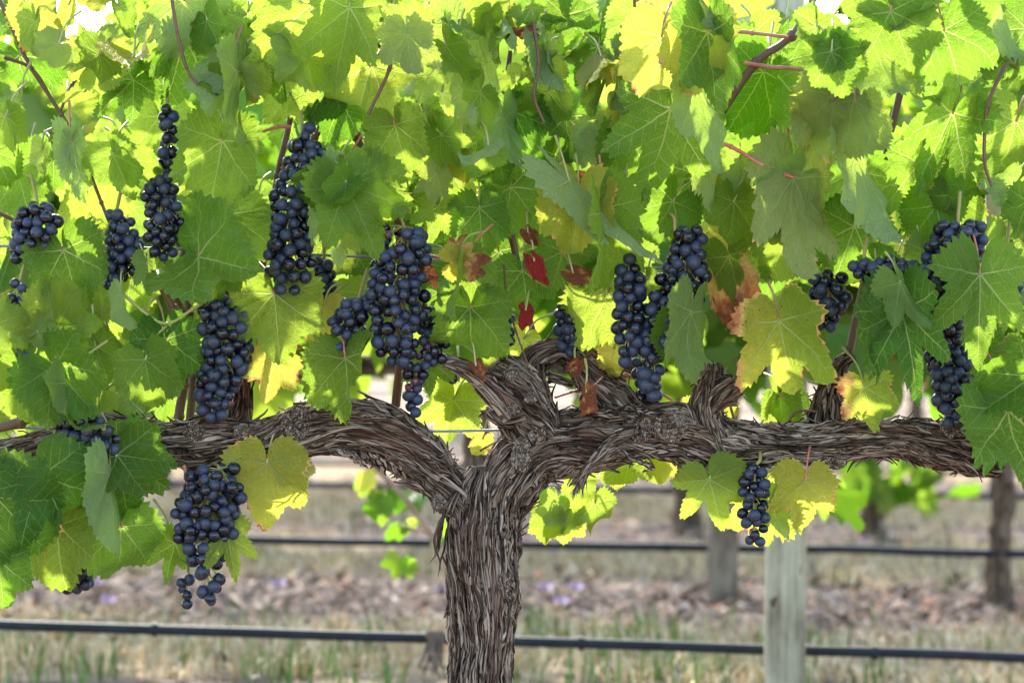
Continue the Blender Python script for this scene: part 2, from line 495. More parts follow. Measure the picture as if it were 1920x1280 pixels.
def leaf_geo(seed, N=208, M=8, sinus=1.0, width=1.0, teeth=1.0, folds=(), cup=0.0, droop=0.0, wave=0.05, quilt=0.03, vee=12):
    """unit leaf (junction at the origin, tip at +Y, upper face +Z); returns verts, faces, flat uv"""
    g = np.random.default_rng(seed)
    th = np.linspace(-179, 179, N)
    a = np.abs(th)
    r = np.interp(a, _half[:, 0], _half[:, 1])
    env = np.interp(a, [0, 46, 97, 146, 165, 179], [1.0, .85, .67, .53, .36, .03])
    r = env - (env - r) * sinus * np.where(th > 0, g.uniform(.6, 1.45), g.uniform(.6, 1.45))
    lob = 1 + 0.16 * pn(th / 34.0 + seed * 1.7, seed * 0.37, 0.5)
    r = np.maximum(r * lob, 0.02)
    x, y = r * np.sin(np.radians(th)), r * np.cos(np.radians(th))
    s = np.concatenate([[0], np.cumsum(np.hypot(np.diff(x), np.diff(y)))])
    ph = s / 0.105 + 0.8 * pn(s * 3, seed * 1.1, 0.2)
    fr = ph - np.floor(ph)
    tri = np.where(fr < 0.62, fr / 0.62, (1 - fr) / 0.38)
    amp = 0.060 * teeth * (0.65 + 0.7 * g.random(400))[np.floor(ph).astype(int) % 400]
    amp = amp * np.clip((179 - a) / 30, 0, 1)
    rt = r + amp * (tri - 0.35) * 1.15
    T = np.linspace(0, 1, M + 1)[1:] ** 0.85
    rr = r[None] * T[:, None] + (rt - r)[None] * (T[:, None] ** 7)
    X = rr * np.sin(np.radians(th))[None] * width
    Y = rr * np.cos(np.radians(th))[None]
    X = np.concatenate([[0], X.ravel()]); Y = np.concatenate([[0], Y.ravel()])
    rad = np.hypot(X / width, Y)
    ang = np.degrees(np.arctan2(np.abs(X / width), Y))
    uv = np.stack([X / width, Y], 1)
    z = cup * rad ** 2
    # pillows between the main veins
    k = np.interp(ang, [0, 23, 46, 72, 98, 135, 180], [0, 1, 0, 1, 0, 1, .4])
    z = z + quilt * k * rad * (1 - 0.3 * rad)
    sh = g.uniform(0, 50)
    z = z + wave * rad ** 1.6 * 1.6 * pn(X * 2.6 + sh, Y * 2.6, sh) + wave * 0.6 * rad ** 3 * pn(X * 7 + sh, Y * 7, 3.3)
    z = z + quilt * 0.34 * pn(X * 13 + sh, Y * 13, 9.1) * np.clip(1.2 - rad, 0, 1)
    p = np.stack([X, Y, z], 1)
    def bend(p, ox, oy, deg, A, rad):
        d = np.array([math.sin(R(deg)), math.cos(R(deg))]); rt_ = np.array([math.cos(R(deg)), -math.sin(R(deg))])
        q = p[:, :2] - (ox, oy)
        t, l, z = q @ rt_, q @ d, p[:, 2]
        sg = 1 if A >= 0 else -1
        A = abs(A)
        phi = np.clip(t / rad, 0, A)
        ex = np.maximum(t - rad * A, 0)
        tn = np.where(t > 0, rad * np.sin(phi) + ex * np.cos(phi), t) - sg * z * np.sin(phi)
        zn = sg * np.where(t > 0, rad * (1 - np.cos(phi)) + ex * np.sin(phi), 0) + z * np.cos(phi)
        xy = np.array([ox, oy]) + tn[:, None] * rt_ + l[:, None] * d
        return np.column_stack([xy, zn])
    p = bend(p, 0, 0, 0, R(vee + g.uniform(-6, 6)), .12)
    p = bend(p, 0, 0, 180, R(vee + g.uniform(-6, 6)), .12)
    for (ox, oy, deg, A, rd) in folds:
        p = bend(p, ox, oy, deg, R(A), rd)
    if droop:
        p = bend(p, 0, 0.1, -90, R(-droop), .9 / max(R(abs(droop)), .05) if droop else 1)
    F = []
    j = np.arange(N - 1)
    tri0 = np.stack([np.zeros(N - 1, int), 1 + j + 1, 1 + j], 1)
    for m in range(M - 1):
        b0, b1 = 1 + m * N, 1 + (m + 1) * N
        F.append(np.stack([b0 + j, b0 + j + 1, b1 + j + 1, b1 + j], 1))
    return p, tri0, np.concatenate(F), uv, rad, ang, np.concatenate([[0], np.tile(T, (N, 1)).T.ravel()])

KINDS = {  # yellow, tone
    'g': (.06, .52), 'k': (.0, .12), 't': (.0, .28), 'b': (.24, .84), 'y': (.66, .9), 'w': (1.0, .9), 'v': (.42, .72), 'p': (.10, 1.0), 'o': (.13, .30),  # v: yellow raised to paint in sun shining through hanging undersides
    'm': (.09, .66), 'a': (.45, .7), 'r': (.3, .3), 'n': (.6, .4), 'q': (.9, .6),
}
def leaf_cols(n, kind, rad, ang, uvp, edge, g, spots):
    yel, tone = KINDS[kind]
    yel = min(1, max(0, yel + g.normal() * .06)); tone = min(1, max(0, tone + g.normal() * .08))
    c = np.zeros((n, 4)); c[:, 0] = yel; c[:, 2] = tone; c[:, 3] = spots
    x, y = uvp[:, 0], uvp[:, 1]
    nz = pn(x * 3 + g.uniform(0, 40), y * 3, 1.7)
    if kind == 'a':      # autumn: browning from the left side and a few margins
        c[:, 1] = np.clip((x * 1.5 - .30 * y - .16) * .85 + .25 * nz, 0, 1.0)
        c[:, 0] = np.clip(.30 + .75 * np.clip(x * 1.3 + .2, 0, 1), 0, 1)
        c[:, 1] = np.maximum(c[:, 1], np.clip((edge - .86) * 6, 0, 1) * np.clip(nz + .2, 0, .7))
    elif kind in 'yw':
        c[:, 1] = np.clip((edge - .86) * 5, 0, 1) * np.clip(nz * 2.2 + .05, 0, .9)
        if kind == 'w':
            c[:, 1] = np.clip(c[:, 1] + .12 + .25 * nz, 0, 1)
    elif kind == 'r':
        c[:, 1] = np.clip(1.1 + nz * .3, 0, 1.3)
    elif kind == 'n':
        c[:, 1] = np.clip(.85 + nz * .5, 0, 1.3)
    elif kind == 'q':
        c[:, 1] = np.clip(.30 + (y - .25) * .9 + nz * .3, 0, 1.0)
    elif g.random() < .30:
        c[:, 1] = np.clip((edge - .92) * 9, 0, 1) * np.clip(nz * 2.0 - .35, 0, .7)
    return c

def orient(jx, jy, tx, ty, side, roll, pitch, d):
    j = P(jx, jy, d); e = P(tx, ty, d)
    Y = e - j; L = np.linalg.norm(Y); Y /= L
    tow = np.array([0, -1.0, 0])
    p = R(pitch)
    Yp = Y * math.cos(p) + tow * math.sin(p)
    Zp = tow * math.cos(p) - Y * math.sin(p)
    if side == 'd':
        Zp = -Zp
    Xp = np.cross(Yp, Zp)
    r = R(roll)
    X2 = Xp * math.cos(r) + Zp * math.sin(r)
    Z2 = Zp * math.cos(r) - Xp * math.sin(r)
    return j, np.stack([X2, Yp, Z2], 0), L / max(math.cos(p), .35)

# ------------------------------------------------------------------ ground, mulch and grass
ROW = 2.65
def row_y(k): return ROW * k
gm = NT("alley_ground")
tc = gm.n("NewGeometry").outputs["Position"]
sx = gm.n("SeparateXYZ"); gm.put(sx.inputs[0], tc)
big = gm.noise(tc, 1.1, 4.0)
mid = gm.noise(tc, 7.0, 5.0, 0.65)
fine = gm.noise(tc, 60.0, 4.0, 0.7)
yy = gm.math('ADD', sx.outputs[1], gm.math('MULTIPLY', gm.math('SUBTRACT', big, 0.5), 0.7))
fr = gm.math('ABSOLUTE', gm.math('SUBTRACT', gm.math('FRACT', gm.math('ADD', gm.math('DIVIDE', yy, ROW), 0.5)), 0.5))   # 0 at a row, 0.5 mid alley
alley = gm.step(gm.math('ADD', fr, gm.math('MULTIPLY', gm.math('SUBTRACT', mid, 0.5), 0.2)), 0.20, 0.32)
mulch = gm.ramp(gm.math('ADD', gm.math('MULTIPLY', mid, 0.5), gm.math('MULTIPLY', fine, 0.5)), [(0.3, (0.05, 0.033, 0.029)), (0.5, (0.145, 0.104, 0.090)), (0.7, (0.30, 0.235, 0.205))])
straw = gm.ramp(gm.math('ADD', gm.math('MULTIPLY', mid, 0.5), gm.math('MULTIPLY', fine, 0.5)), [(0.3, (0.25, 0.165, 0.09)), (0.5, (0.47, 0.345, 0.21)), (0.7, (0.60, 0.47, 0.32))])
gc = gm.mix(alley, mulch, straw)
gmat = gm.done(gm.principled(gc, 0.95, 0.1, gm.bump(gm.math('ADD', mid, fine), 0.8, 0.03)))
mb = MB()
gx, gy = np.linspace(-60, 60, 121), np.concatenate([np.linspace(-30, 4, 30), np.linspace(4.2, 18, 120), np.linspace(18.5, 140, 60)])
GX, GY = np.meshgrid(gx, gy)
def gz(x, y):
    return 0.035 * pn(x * .7, y * .7, .3) + 0.015 * pn(x * 2.7, y * 2.7, 5.3) - 0.012 * x * np.clip(1 - abs(x) / 40, 0, 1)
GZ = gz(GX, GY)
nx = len(gx); i, j = np.meshgrid(np.arange(len(gy) - 1), np.arange(nx - 1), indexing='ij')
mb.add(np.stack([GX, GY, GZ], -1).reshape(-1, 3), np.stack([i * nx + j, i * nx + j + 1, (i + 1) * nx + j + 1, (i + 1) * nx + j], -1).reshape(-1, 4))
tag(mb.build("ground", gmat), "dry vineyard floor of mulch strips and straw coloured alleys", "ground", kind="structure")

TM = NT("litter")
ta = TM.n("Attribute", attribute_name="tint")
M_LITTER = TM.done(TM.principled(ta.outputs["Color"], 0.85, 0.15))

def in_view_ground(n, y0, y1):
    y = rng.uniform(y0, y1, n)
    x = rng.uniform(-1, 1, n) * (0.155 * (y - CAM_Y) + .25)
    return x, y

def chips(n):
    mb = MB()
    k = rng.integers(1, 6, n)
    y = k * ROW + rng.normal(0, .42, n)
    y = np.where(rng.random(n) < .62, rng.choice([1, 2], n, p=[.35, .65]) * ROW + rng.normal(0, .40, n), y)
    m = (y > 3.95) | (rng.random(len(y)) < .10) & (y > 2.9); y = y[m]; n = len(y)
    x = rng.uniform(-1, 1, n) * (0.155 * (y - CAM_Y) + .2)
    L = rng.gamma(2.0, .015, n) + .010; W = L * rng.uniform(.10, .45, n); W = np.minimum(W, .016)
    yaw = rng.uniform(0, 2 * np.pi, n); tilt = rng.normal(0, .30, n)
    z = gz(x, y) + rng.uniform(.004, .03, n)
    d = np.stack([np.cos(yaw) * np.cos(tilt), np.sin(yaw) * np.cos(tilt), np.sin(tilt)], 1)
    s = np.stack([-np.sin(yaw), np.cos(yaw), rng.normal(0, .35, n)], 1)
    c = np.stack([x, y, z + abs(np.sin(tilt)) * L * .5], 1)
    up = np.array([0, 0, 1.0]) * (W * .22)[:, None]
    V = np.stack([c - d * L[:, None] / 2, c + s * W[:, None] / 2, c + d * L[:, None] / 2, c - s * W[:, None] / 2, c + up], 1)
    b = 5 * np.arange(n)[:, None]
    F = np.concatenate([b + np.array([[0, 3, 4]]), b + np.array([[3, 2, 4]]), b + np.array([[2, 1, 4]]), b + np.array([[1, 0, 4]])])
    pal = np.array([(.10, .075, .07), (.20, .165, .16), (.36, .32, .31), (.55, .50, .48), (.26, .16, .11), (.45, .36, .28), (.06, .045, .045), (.38, .16, .09)])
    ci = rng.choice(len(pal), n, p=[.27, .28, .12, .035, .11, .045, .12, .02])
    c4 = np.concatenate([pal[ci] * np.array([.95, .84, .72]) * rng.uniform(.6, 1.2, (n, 1)), np.ones((n, 1))], 1)
    mb.add(V.reshape(-1, 3), F, None, np.repeat(c4, 5, 0))
    return mb
tag(chips(24000).build("bark_mulch", M_LITTER, smooth=False), "loose grey brown bark mulch and twigs under the vine rows", "mulch", kind="stuff")

def blades(n, green):
    mb = MB()
    y = rng.uniform(2.9, 11.5, n) if not green else rng.uniform(2.9, 9.5, n)
    x = rng.uniform(-1, 1, n) * (0.155 * (y - CAM_Y) + .25)
    fr = np.abs(((y / ROW + .5) % 1) - .5)
    nz = pn(x * 1.6, y * 1.6, 2.2 if green else 8.2)
    keep = ((fr + .25 * nz) > .22)
    if green:      # tufts, thickest in the near alley
        nz2 = pn(x * 4.5, y * 3.0, 6.1)
        keep = (nz * .6 + nz2 * .9 > np.where(y < 4.2, .13, .46)) & (rng.random(n) < np.where(y < 4.6, .8, .5))
    x, y = x[keep], y[keep]; n = len(x)
    h = rng.uniform(.05, .15, n) * (1.0 if green else .75) * np.where(y < 4.2, .85, .8)
    w = rng.uniform(.0018, .004, n)
    yaw = rng.uniform(0, 2 * np.pi, n); lean = rng.uniform(.1, 1.0, n) if green else rng.uniform(.3, 1.4, n)
    d = np.stack([np.cos(yaw), np.sin(yaw), np.zeros(n)], 1)
    s = np.stack([-np.sin(yaw), np.cos(yaw), np.zeros(n)], 1) * w[:, None]
    c = np.stack([x, y, gz(x, y) - .003], 1)
    m1 = c + d * (h * .35 * np.sin(lean))[:, None] + np.array([0, 0, 1.0]) * (h * .6 * np.cos(lean * .6))[:, None]
    t = c + d * (h * 1.0 * np.sin(lean))[:, None] + np.array([0, 0, 1.0]) * (h * np.cos(lean * .9))[:, None]
    V = np.stack([c - s, c + s, m1 + s * .8, m1 - s * .8, t], 1)
    b = 5 * np.arange(n)[:, None]
    col = (np.array([.12, .20, .05]) if green else np.array([.60, .45, .27])) * rng.uniform(.6, 1.35, (n, 1)) + rng.uniform(0, .04, (n, 1)) * np.array([1, .8, 0])
    c4 = np.repeat(np.concatenate([col, np.ones((n, 1))], 1), 5, 0)
    V = V.reshape(-1, 3)
    mb.add(V, b + np.array([[0, 1, 2, 3]]), None, c4)
    mb.f.append(b + np.array([[3, 2, 4]]) + mb.n - len(V))
    return mb
tag(blades(48000, False).build("dry_grass", M_LITTER, smooth=False), "dry straw coloured grass between the vine rows", "dry grass", kind="stuff")
tag(blades(20000, True).build("green_grass", M_LITTER, smooth=False), "tufts of green grass in the alley beyond the pipe", "grass", kind="stuff")

# ------------------------------------------------------------------ drip pipes, wires and posts
def line_thing(name, pts, rad, mat, label, cat, group=None, nu=10, sag=None, nv=60):
    mb = MB()
    tube(mb, pts, rad, nu, nv)
    return tag(mb.build(name, mat), label, cat, group)

def pipe(k, ya, yb, label, first=False):
    """black drip line of row k, seen at pixel heights ya (left edge) and yb (right edge)"""
    d = row_y(k)
    pts = [P(-700, ya - (yb - ya) * .365, d)]
    for q in np.linspace(-150, 2070, 15):
        pts.append(P(q, ya + (yb - ya) * q / 1920 + rng.normal(0, .7), d - .02))
    pts.append(P(2600, yb + (yb - ya) * .36, d))
    root = empty("drip_pipe", pts[0])
    tag(root, label, "irrigation pipe", "black drip irrigation pipes along the rows")
    mb = MB(); tube(mb, pts, .0115 if k == 1 else .0125, 12, 160, caps=False); mb.build("hose", M_PIPE, root)
    for q in ((290, 1090, 1640) if k == 1 else (300, 1250)):
        mb = MB()
        y = ya + (yb - ya) * q / 1920
        tube(mb, [P(q - 5, y, d - .02), P(q + 5, y + (yb - ya) * 10 / 1920, d - .02)], .0155, 12, 4)
        mb.build("dripper", M_PIPE, root)
pipe(1, 1170, 1232, "thick black drip pipe nearest behind the grapevine trunk")
pipe(2, 1002, 1037, "black drip pipe on the second row, passing the shorter post")
pipe(3, 897, 931, "thin black drip pipe on the third row back")
pipe(4, 862, 884, "faintest black drip pipe, on the fourth row back")

def wire(d, pts, r, label):
    return line_thing("trellis_wire", [P(a, b, d) for a, b in pts], r, M_WIRE, label, "wire", "galvanised trellis wires", 8)
wire(.045, [(-500, 455), (-100, 460), (200, 464), (330, 467), (640, 480), (910, 491), (1060, 496), (1340, 507), (1600, 513), (1990, 522), (2400, 530)], .0021,
     "taut grey trellis wire running through the leaves above the cordon")
wire(.012, [(-400, 800), (300, 803), (780, 808), (940, 806), (1300, 800), (2300, 810)], .0020, "grey cordon wire stretched across the fork of the trunk")

def post(px, k, half, label, top=1.75, base_shift=0.0):
    d = row_y(k) + base_shift
    mb = MB()
    x = P(px, 1000, d)[0]
    r = half * K(d)
    n = 28
    z0 = float(gz(np.array(x), np.array(d))) - .05
    zs = np.concatenate([[z0], np.linspace(.05, top, 14)])
    th = np.linspace(0, 2 * np.pi, n, endpoint=False)
    V, F = [], []
    for a, z in enumerate(zs):
        rr = r * (1 + .02 * pn(np.cos(th) * 2 + px, np.sin(th) * 2, z * 1.5) - .03 * np.exp(-((th - 4.9) / .06) ** 2))
        V.append(np.stack([x + rr * np.cos(th) + .006 * np.sin(z * 2), d + rr * np.sin(th), np.full(n, z)], 1))
    for a in range(len(zs) - 1):
        jj = np.arange(n)
        F.append(np.stack([a * n + jj, a * n + (jj + 1) % n, (a + 1) * n + (jj + 1) % n, (a + 1) * n + jj], 1))
    nb = len(zs) * n
    V.append([[x, d, top + .012]])
    mb.add(np.concatenate(V), np.concatenate(F))
    jj = np.arange(n)
    mb.f.append(np.stack([nb - n + jj, nb - n + (jj + 1) % n, np.full(n, nb)], 1))
    root = empty("wooden_post", (x, d, 0))
    tag(root, label, "post", "round timber trellis posts")
    mb.build("shaft", M_POST if k == 1 else M_POST_OLD, root)
    mb = MB(); tube(mb, [(x - .01, d - r * 1.0, .47), (x + .03, d - r * 1.05, .50), (x + .05, d - r * .8, .46)], .003, 6, 8); mb.build("staple", M_WIRE, root)
post(1470, 1, 39, "thick pale grey timber post, standing in front of the nearest pipe", base_shift=-.10)
post(1355, 2, 29, "shorter brownish timber post whose foot shows on the mulch", base_shift=-.06)

mb = MB()
a, b = P(1850, 300, .30), P(1880, 300, .30)
x0, x1 = a[0], b[0]
V = np.array([(x, y, z) for z in (0.76, 1.16) for x, y in ((x0, .30), (x1, .30), (x1, .318), (x0, .318))])
mb.add(V, [(0, 1, 5, 4), (1, 2, 6, 5), (2, 3, 7, 6), (3, 0, 4, 7), (4, 5, 6, 7)])
# ------------------------------------------------------------------ main vine: bark
vine = empty("grapevine", P(905, 1748, 0))
vine.location.z = 0
tag(vine, "gnarled old grapevine with shaggy bark, its trunk forking into two cordon arms", "grapevine")

def bark_tube(mb, pts, d0, nu, nv, amp=.0056, lump=.010, freq=120, twist=2.0, strips=300, sw=(.0013, .0050), sl=(.04, .18), lift=.014, seed=1, tone=.0, uvo=0., cap=True, wob=.8, swirl=1.0):
    """pts rows: px, py, radius px[, depth]; heavy fibrous bark with loose strips following the grain"""
    g = np.random.default_rng(seed)
    rows = []
    for q in pts:
        d = d0 + (q[3] if len(q) > 3 else 0)
        rows.append([*P(q[0], q[1], d), q[2] * K(d)])
    s = spline(rows, nv)
    c, r = s[:, :3], s[:, 3]
    t, N, B = frames(c)
    L = np.concatenate([[0], np.cumsum(np.linalg.norm(np.diff(c, axis=0), axis=1))])[:, None]
    th = np.linspace(0, 2 * np.pi, nu, endpoint=False)[None]
    rm = r.mean()
    sd = seed * 7.3
    warp = swirl * 1.1 * pn(np.cos(th) * 1.3 + sd, np.sin(th) * 1.3, L * 7 + sd) + .35 * pn(np.cos(th) * 3 + sd, np.sin(th) * 3, L * 22)
    tw = th + twist * L + warp * .55
    rr = r[:, None]
    big = pn(np.cos(th) * rm * 16 + sd, np.sin(th) * rm * 16, L * 13 + sd)
    rd1 = 1 - 2 * np.abs(pn(np.cos(tw) * rm * freq + sd, np.sin(tw) * rm * freq, L * 7 + sd))
    rd2 = 1 - 2 * np.abs(pn(np.cos(tw) * rm * freq * 2.3 - sd, np.sin(tw) * rm * freq * 2.3, L * 14))
    step = np.clip(pn(np.cos(tw) * rm * 45, np.sin(tw) * rm * 45 + sd, L * 5) * 4, -1, 1)
    fib = pn(np.cos(tw) * rm * freq * 1.15 + sd, np.sin(tw) * rm * freq * 1.15, L * 6 + sd)
    fib2 = pn(np.cos(tw) * rm * freq * 2.6 + sd, np.sin(tw) * rm * freq * 2.6 + 3, L * 11)
    cr = np.exp(-(fib / .11) ** 2) ; cr2 = np.exp(-(fib2 / .12) ** 2)
    plate = np.clip(pn(np.cos(tw) * rm * 60 + 5, np.sin(tw) * rm * 60 + sd, L * 4.5) * 5, -1, 1)
    disp = lump * big + amp * .45 * rd2 - amp * 1.15 * cr - amp * .45 * cr2 + .0021 * step + .0014 * plate
    if sl[1] > .3:
        disp = disp - .010 * np.exp(-((np.mod(th + 1.15 + .3 * np.sin(L * 9), 2 * np.pi) - np.pi) / .10) ** 2)
    RR = rr + disp - amp * .4
    Pg = c[:, None, :] + RR[..., None] * (np.cos(th)[..., None] * N[:, None] + np.sin(th)[..., None] * B[:, None])
    nr = np.cos(th)[..., None] * N[:, None] + np.sin(th)[..., None] * B[:, None]
    UV = np.stack(np.broadcast_arrays(tw * rm + uvo, L + uvo), -1)
    i, j = np.meshgrid(np.arange(nv - 1), np.arange(nu), indexing='ij')
    j2 = (j + 1) % nu
    F = np.stack([i * nu + j, i * nu + j2, (i + 1) * nu + j2, (i + 1) * nu + j], -1).reshape(-1, 4)
    col = np.zeros((nv, nu, 4))
    col[..., 0] = np.clip(.36 + .10 * step + .09 * plate + .12 * rd2 - .46 * cr - .22 * cr2 + tone, 0, 1)
    col[..., 1] = np.clip(pn(np.cos(tw) * rm * 30 + 9, np.sin(tw) * rm * 30, L * 6 + sd) * 1.6 - .25, 0, 1)
    mb.add(Pg.reshape(-1, 3), F, UV.reshape(-1, 2), col.reshape(-1, 4))
    if cap:
        for k, fl in ((0, 1), (nv - 1, 0)):
            e = c[k] + t[k] * (r[k] * .25 if k else -r[k] * .25)
            jj = np.arange(nu)
            f = np.stack([jj, (jj + 1) % nu, np.full(nu, nu)], 1)
            cc = np.zeros((nu + 1, 4)); cc[:, 0] = .55; cc[:, 2] = .5 if k else 0
            mb.add(np.vstack([Pg[k], e[None]]), f[:, ::-1] if fl else f, np.vstack([UV[k], UV[k, :1]]), cc)
    # loose strips
    dl = L[-1, 0] / (nv - 1)
    for _ in range(strips):
        ln = g.uniform(*sl) * (g.random() * .7 + .3)
        m = max(5, min(22, int(ln / .007)))
        i0 = g.uniform(-.05, .97) * nv
        ii = i0 + np.linspace(0, 1, m) * ln / dl
        ii = np.clip(ii, 0, nv - 1.001)
        if ii[-1] - ii[0] < 4:
            continue
        j0 = g.uniform(0, nu)
        a0 = j0 * 2 * np.pi / nu
        La = np.interp(ii, np.arange(nv), L[:, 0])
        wv = swirl * 1.1 * pn(np.cos(a0) * 1.3 + sd, np.sin(a0) * 1.3, La * 7 + sd) * .55
        aj = a0 - twist * (La - La[0]) - (wv - wv[0]) + wob * (g.normal(0, .6) * np.linspace(0, 1, m) * ln * 1.5 + .05 * np.sin(np.linspace(0, g.uniform(2, 9), m) + g.uniform(0, 6)) * g.random() * 2)
        jj = (aj * nu / (2 * np.pi)) % nu
        ib, jb = ii.astype(int), jj.astype(int) % nu
        fi, fj = (ii - ib)[:, None], (jj - np.floor(jj))[:, None]
        smp = lambda G: (G[ib, jb] * (1 - fi) * (1 - fj) + G[ib + 1, jb] * fi * (1 - fj) + G[ib, (jb + 1) % nu] * (1 - fi) * fj + G[ib + 1, (jb + 1) % nu] * fi * fj)
        pc, nn = smp(Pg), smp(nr)
        nn /= np.linalg.norm(nn, axis=1)[:, None]
        w = g.uniform(*sw) * (.6 + g.random())
        q = np.linspace(0, 1, m)
        prof = np.clip(np.minimum(q, 1 - q) * 6, .12, 1) ** .7
        up = .0012 + .0008 * g.random() + np.zeros(m)
        if g.random() < .50:
            up = up + lift * g.random() * np.clip((q - .6) / .4, 0, 1) ** 2
        if g.random() < .25:
            up = up + lift * g.random() * np.clip((.35 - q) / .35, 0, 1) ** 2
        ct = pc + nn * up[:, None]
        tt = np.gradient(ct, axis=0); tt /= np.linalg.norm(tt, axis=1)[:, None] + 1e-9
        sd_ = np.cross(tt, nn); sd_ /= np.linalg.norm(sd_, axis=1)[:, None] + 1e-9
        tilt = g.normal(0, .35)
        ac = sd_ * math.cos(tilt) + nn * math.sin(tilt)
        W = (w * prof)[:, None] / 2
        ridge = .0007 + g.random() * .0007
        V = np.stack([ct - ac * W - nn * .0018, ct - ac * W * .78 + nn * ridge, ct + ac * W * .80 + nn * ridge * .8, ct + ac * W - nn * .0018], 1)
        kk = np.arange(m - 1)[:, None] * 4
        F = np.concatenate([kk + np.array([[a, a + 1, a + 5, a + 4]]) for a in range(3)] + [kk + np.array([[3, 0, 4, 7]])])
        uo = g.uniform(0, 5)
        u = np.stack([np.tile([0, w * .3, w * .7, w], (m, 1)) + uo, np.tile(La[:, None], (1, 4)) + uo], -1)
        cc = np.zeros((m, 4, 4)); cc[..., 0] = np.clip(g.normal(.40 + tone, .29), .03, 1); cc[..., 1] = max(0, g.normal(-.12, .4)); cc[..., 2] = max(0, g.normal(-.2, .3))
        cc[:, (0, 3), 0] *= .45
        mb.add(V.reshape(-1, 3), F, u.reshape(-1, 2), cc.reshape(-1, 4))

def ribbon(mb, pts, w, d=None, seed=0, tone=.5, red=0.0, end=.25):
    """one free strip of bark through pixel points (px, py, depth)"""
    g = np.random.default_rng(seed)
    p = spline([P(a, b, c) for a, b, c in pts], 26)
    t, N, B = frames(p)
    q = np.linspace(0, 1, 26)
    wob = pn(q * 5 + seed * 3.1, seed * 1.3, .5)[:, None] * .004
    p = p + B * wob
    W = (w * K(0) / 2 * np.clip(np.minimum(q * 8, (1 - q) * 4 + end), .1, 1))[:, None]
    th = 0.0016
    V = np.stack([p - B * W, p - B * W * .3 + N * th, p + B * W * .4 + N * th, p + B * W, p - N * th * .6], 1)
    kk = np.arange(25)[:, None] * 5
    F = np.concatenate([kk + np.array([[a, (a + 1) % 5, (a + 1) % 5 + 5, a + 5]]) for a in range(5)])
    u = np.stack([np.tile([0, .001, .002, .003, .0015], (26, 1)) + seed * .37, np.tile(q[:, None] * .15, (1, 5)) + seed], -1)
    c = np.zeros((26 * 5, 4)); c[:, 0] = tone + g.normal(0, .1); c[:, 1] = red
    mb.add(V.reshape(-1, 3), F, u.reshape(-1, 2), c)

def knot(mb, px, py, rx, ry, d, seed, face=(0.1, -1, .1), pale=.0, h=.5, ring=False):
    """a swollen cut knob with a ringed face"""
    c = P(px, py, d); k = K(d)
    f = np.array(face, float); f /= np.linalg.norm(f)
    x = np.cross(f, [0, 0, 1.0]); x /= np.linalg.norm(x); z = np.cross(x, f)
    nu, nr = 48, 22
    th = np.linspace(0, 2 * np.pi, nu, endpoint=False)[None]; q = np.linspace(0.02, 1, nr)[:, None]
    rad = np.sin(q * np.pi * .5) * (1 + .16 * pn(np.cos(th) * 1.5 + seed, np.sin(th) * 1.5, q * 2))
    hh = np.where(q < .55, 1.0 - .28 * np.cos(q / .55 * np.pi) * .5, np.sqrt(np.clip(1 - ((q - .55) / .45) ** 2, 0, 1)))
    hh = hh * (h + .12 * pn(np.cos(th) * 2.2 + seed, np.sin(th) * 2.2, q * 3))
    hh = hh + .16 * pn(rad * np.cos(th) * 2.6 + seed, rad * np.sin(th) * 2.6, seed + 4) - .22 * np.exp(-(pn(rad * np.cos(th) * 2.4 + seed, rad * np.sin(th) * 1.2, seed + .5) / .06) ** 2) + .07 * pn(rad * np.cos(th) * 7 + seed, rad * np.sin(th) * 7, seed) + (.035 * np.sin(q * 40 + 2 * pn(np.cos(th), np.sin(th), q)) if ring else 0)
    V = c + (rad * np.cos(th))[..., None] * x * rx * k + (rad * np.sin(th))[..., None] * z * ry * k + hh[..., None] * f * min(rx, ry) * k
    i, j = np.meshgrid(np.arange(nr - 1), np.arange(nu), indexing='ij'); j2 = (j + 1) % nu
    F = np.stack([i * nu + j, (i + 1) * nu + j, (i + 1) * nu + j2, i * nu + j2], -1).reshape(-1, 4)
    uv = np.stack([rad * np.cos(th) * rx * k + seed * .37, rad * np.sin(th) * ry * k * 14 + seed], -1)
    col = np.zeros((nr, nu, 4)); col[..., 0] = .42 + .35 * pn(rad * np.cos(th) * 5 + seed, rad * np.sin(th) * 5, seed); col[..., 2] = np.where(q < .5, pale, 0)
    mb.add(V.reshape(-1, 3), F[:, ::-1], uv.reshape(-1, 2), col.reshape(-1, 4))
    mb.add(np.vstack([V[0], V[0].mean(0)[None]]), np.stack([np.arange(nu), (np.arange(nu) + 1) % nu, np.full(nu, nu)], 1), None, col[0, 0])

# trunk
mb = MB()
bark_tube(mb, [(905, 1790, 84), (904, 1660, 72), (903, 1400, 64), (903, 1280, 62), (905, 1180, 63), (903, 1080, 66), (905, 1010, 69), (909, 960, 70), (914, 915, 60), (918, 880, 42)],
          0, 260, 620, strips=760, sl=(.05, .28), sw=(.0012, .0044), twist=.5, seed=1, lump=.006, tone=.06, wob=.3, lift=.008, swirl=.28)
for k, (a, dx) in enumerate(((835, 0), (831, 7), (838, -6), (846, 5))):
    ribbon(mb, [(a + 22, 915, -.035), (a + 4, 950, -.05), (a - 9 + dx, 985, -.05), (a - 16 + dx, 1022, -.045), (a - 18 - dx, 1040 + 14 * k, -.04)], 7 - k, seed=k + 40, tone=.22)
knot(mb, 826, 945, 17, 13, -.045, 3, (-.3, -1, -.1), .35, .5)
knot(mb, 950, 1100, 17, 24, -.046, 8, (.35, -1, 0), 0, .22)
for k in range(7):
    ribbon(mb, [(855 + 3 * k, 960 + 22 * k, -.058), (862 + 4 * k, 1010 + 24 * k, -.066), (872 + 3 * k, 1055 + 28 * k, -.060)], 4, seed=k + 60, tone=.4, red=.2)
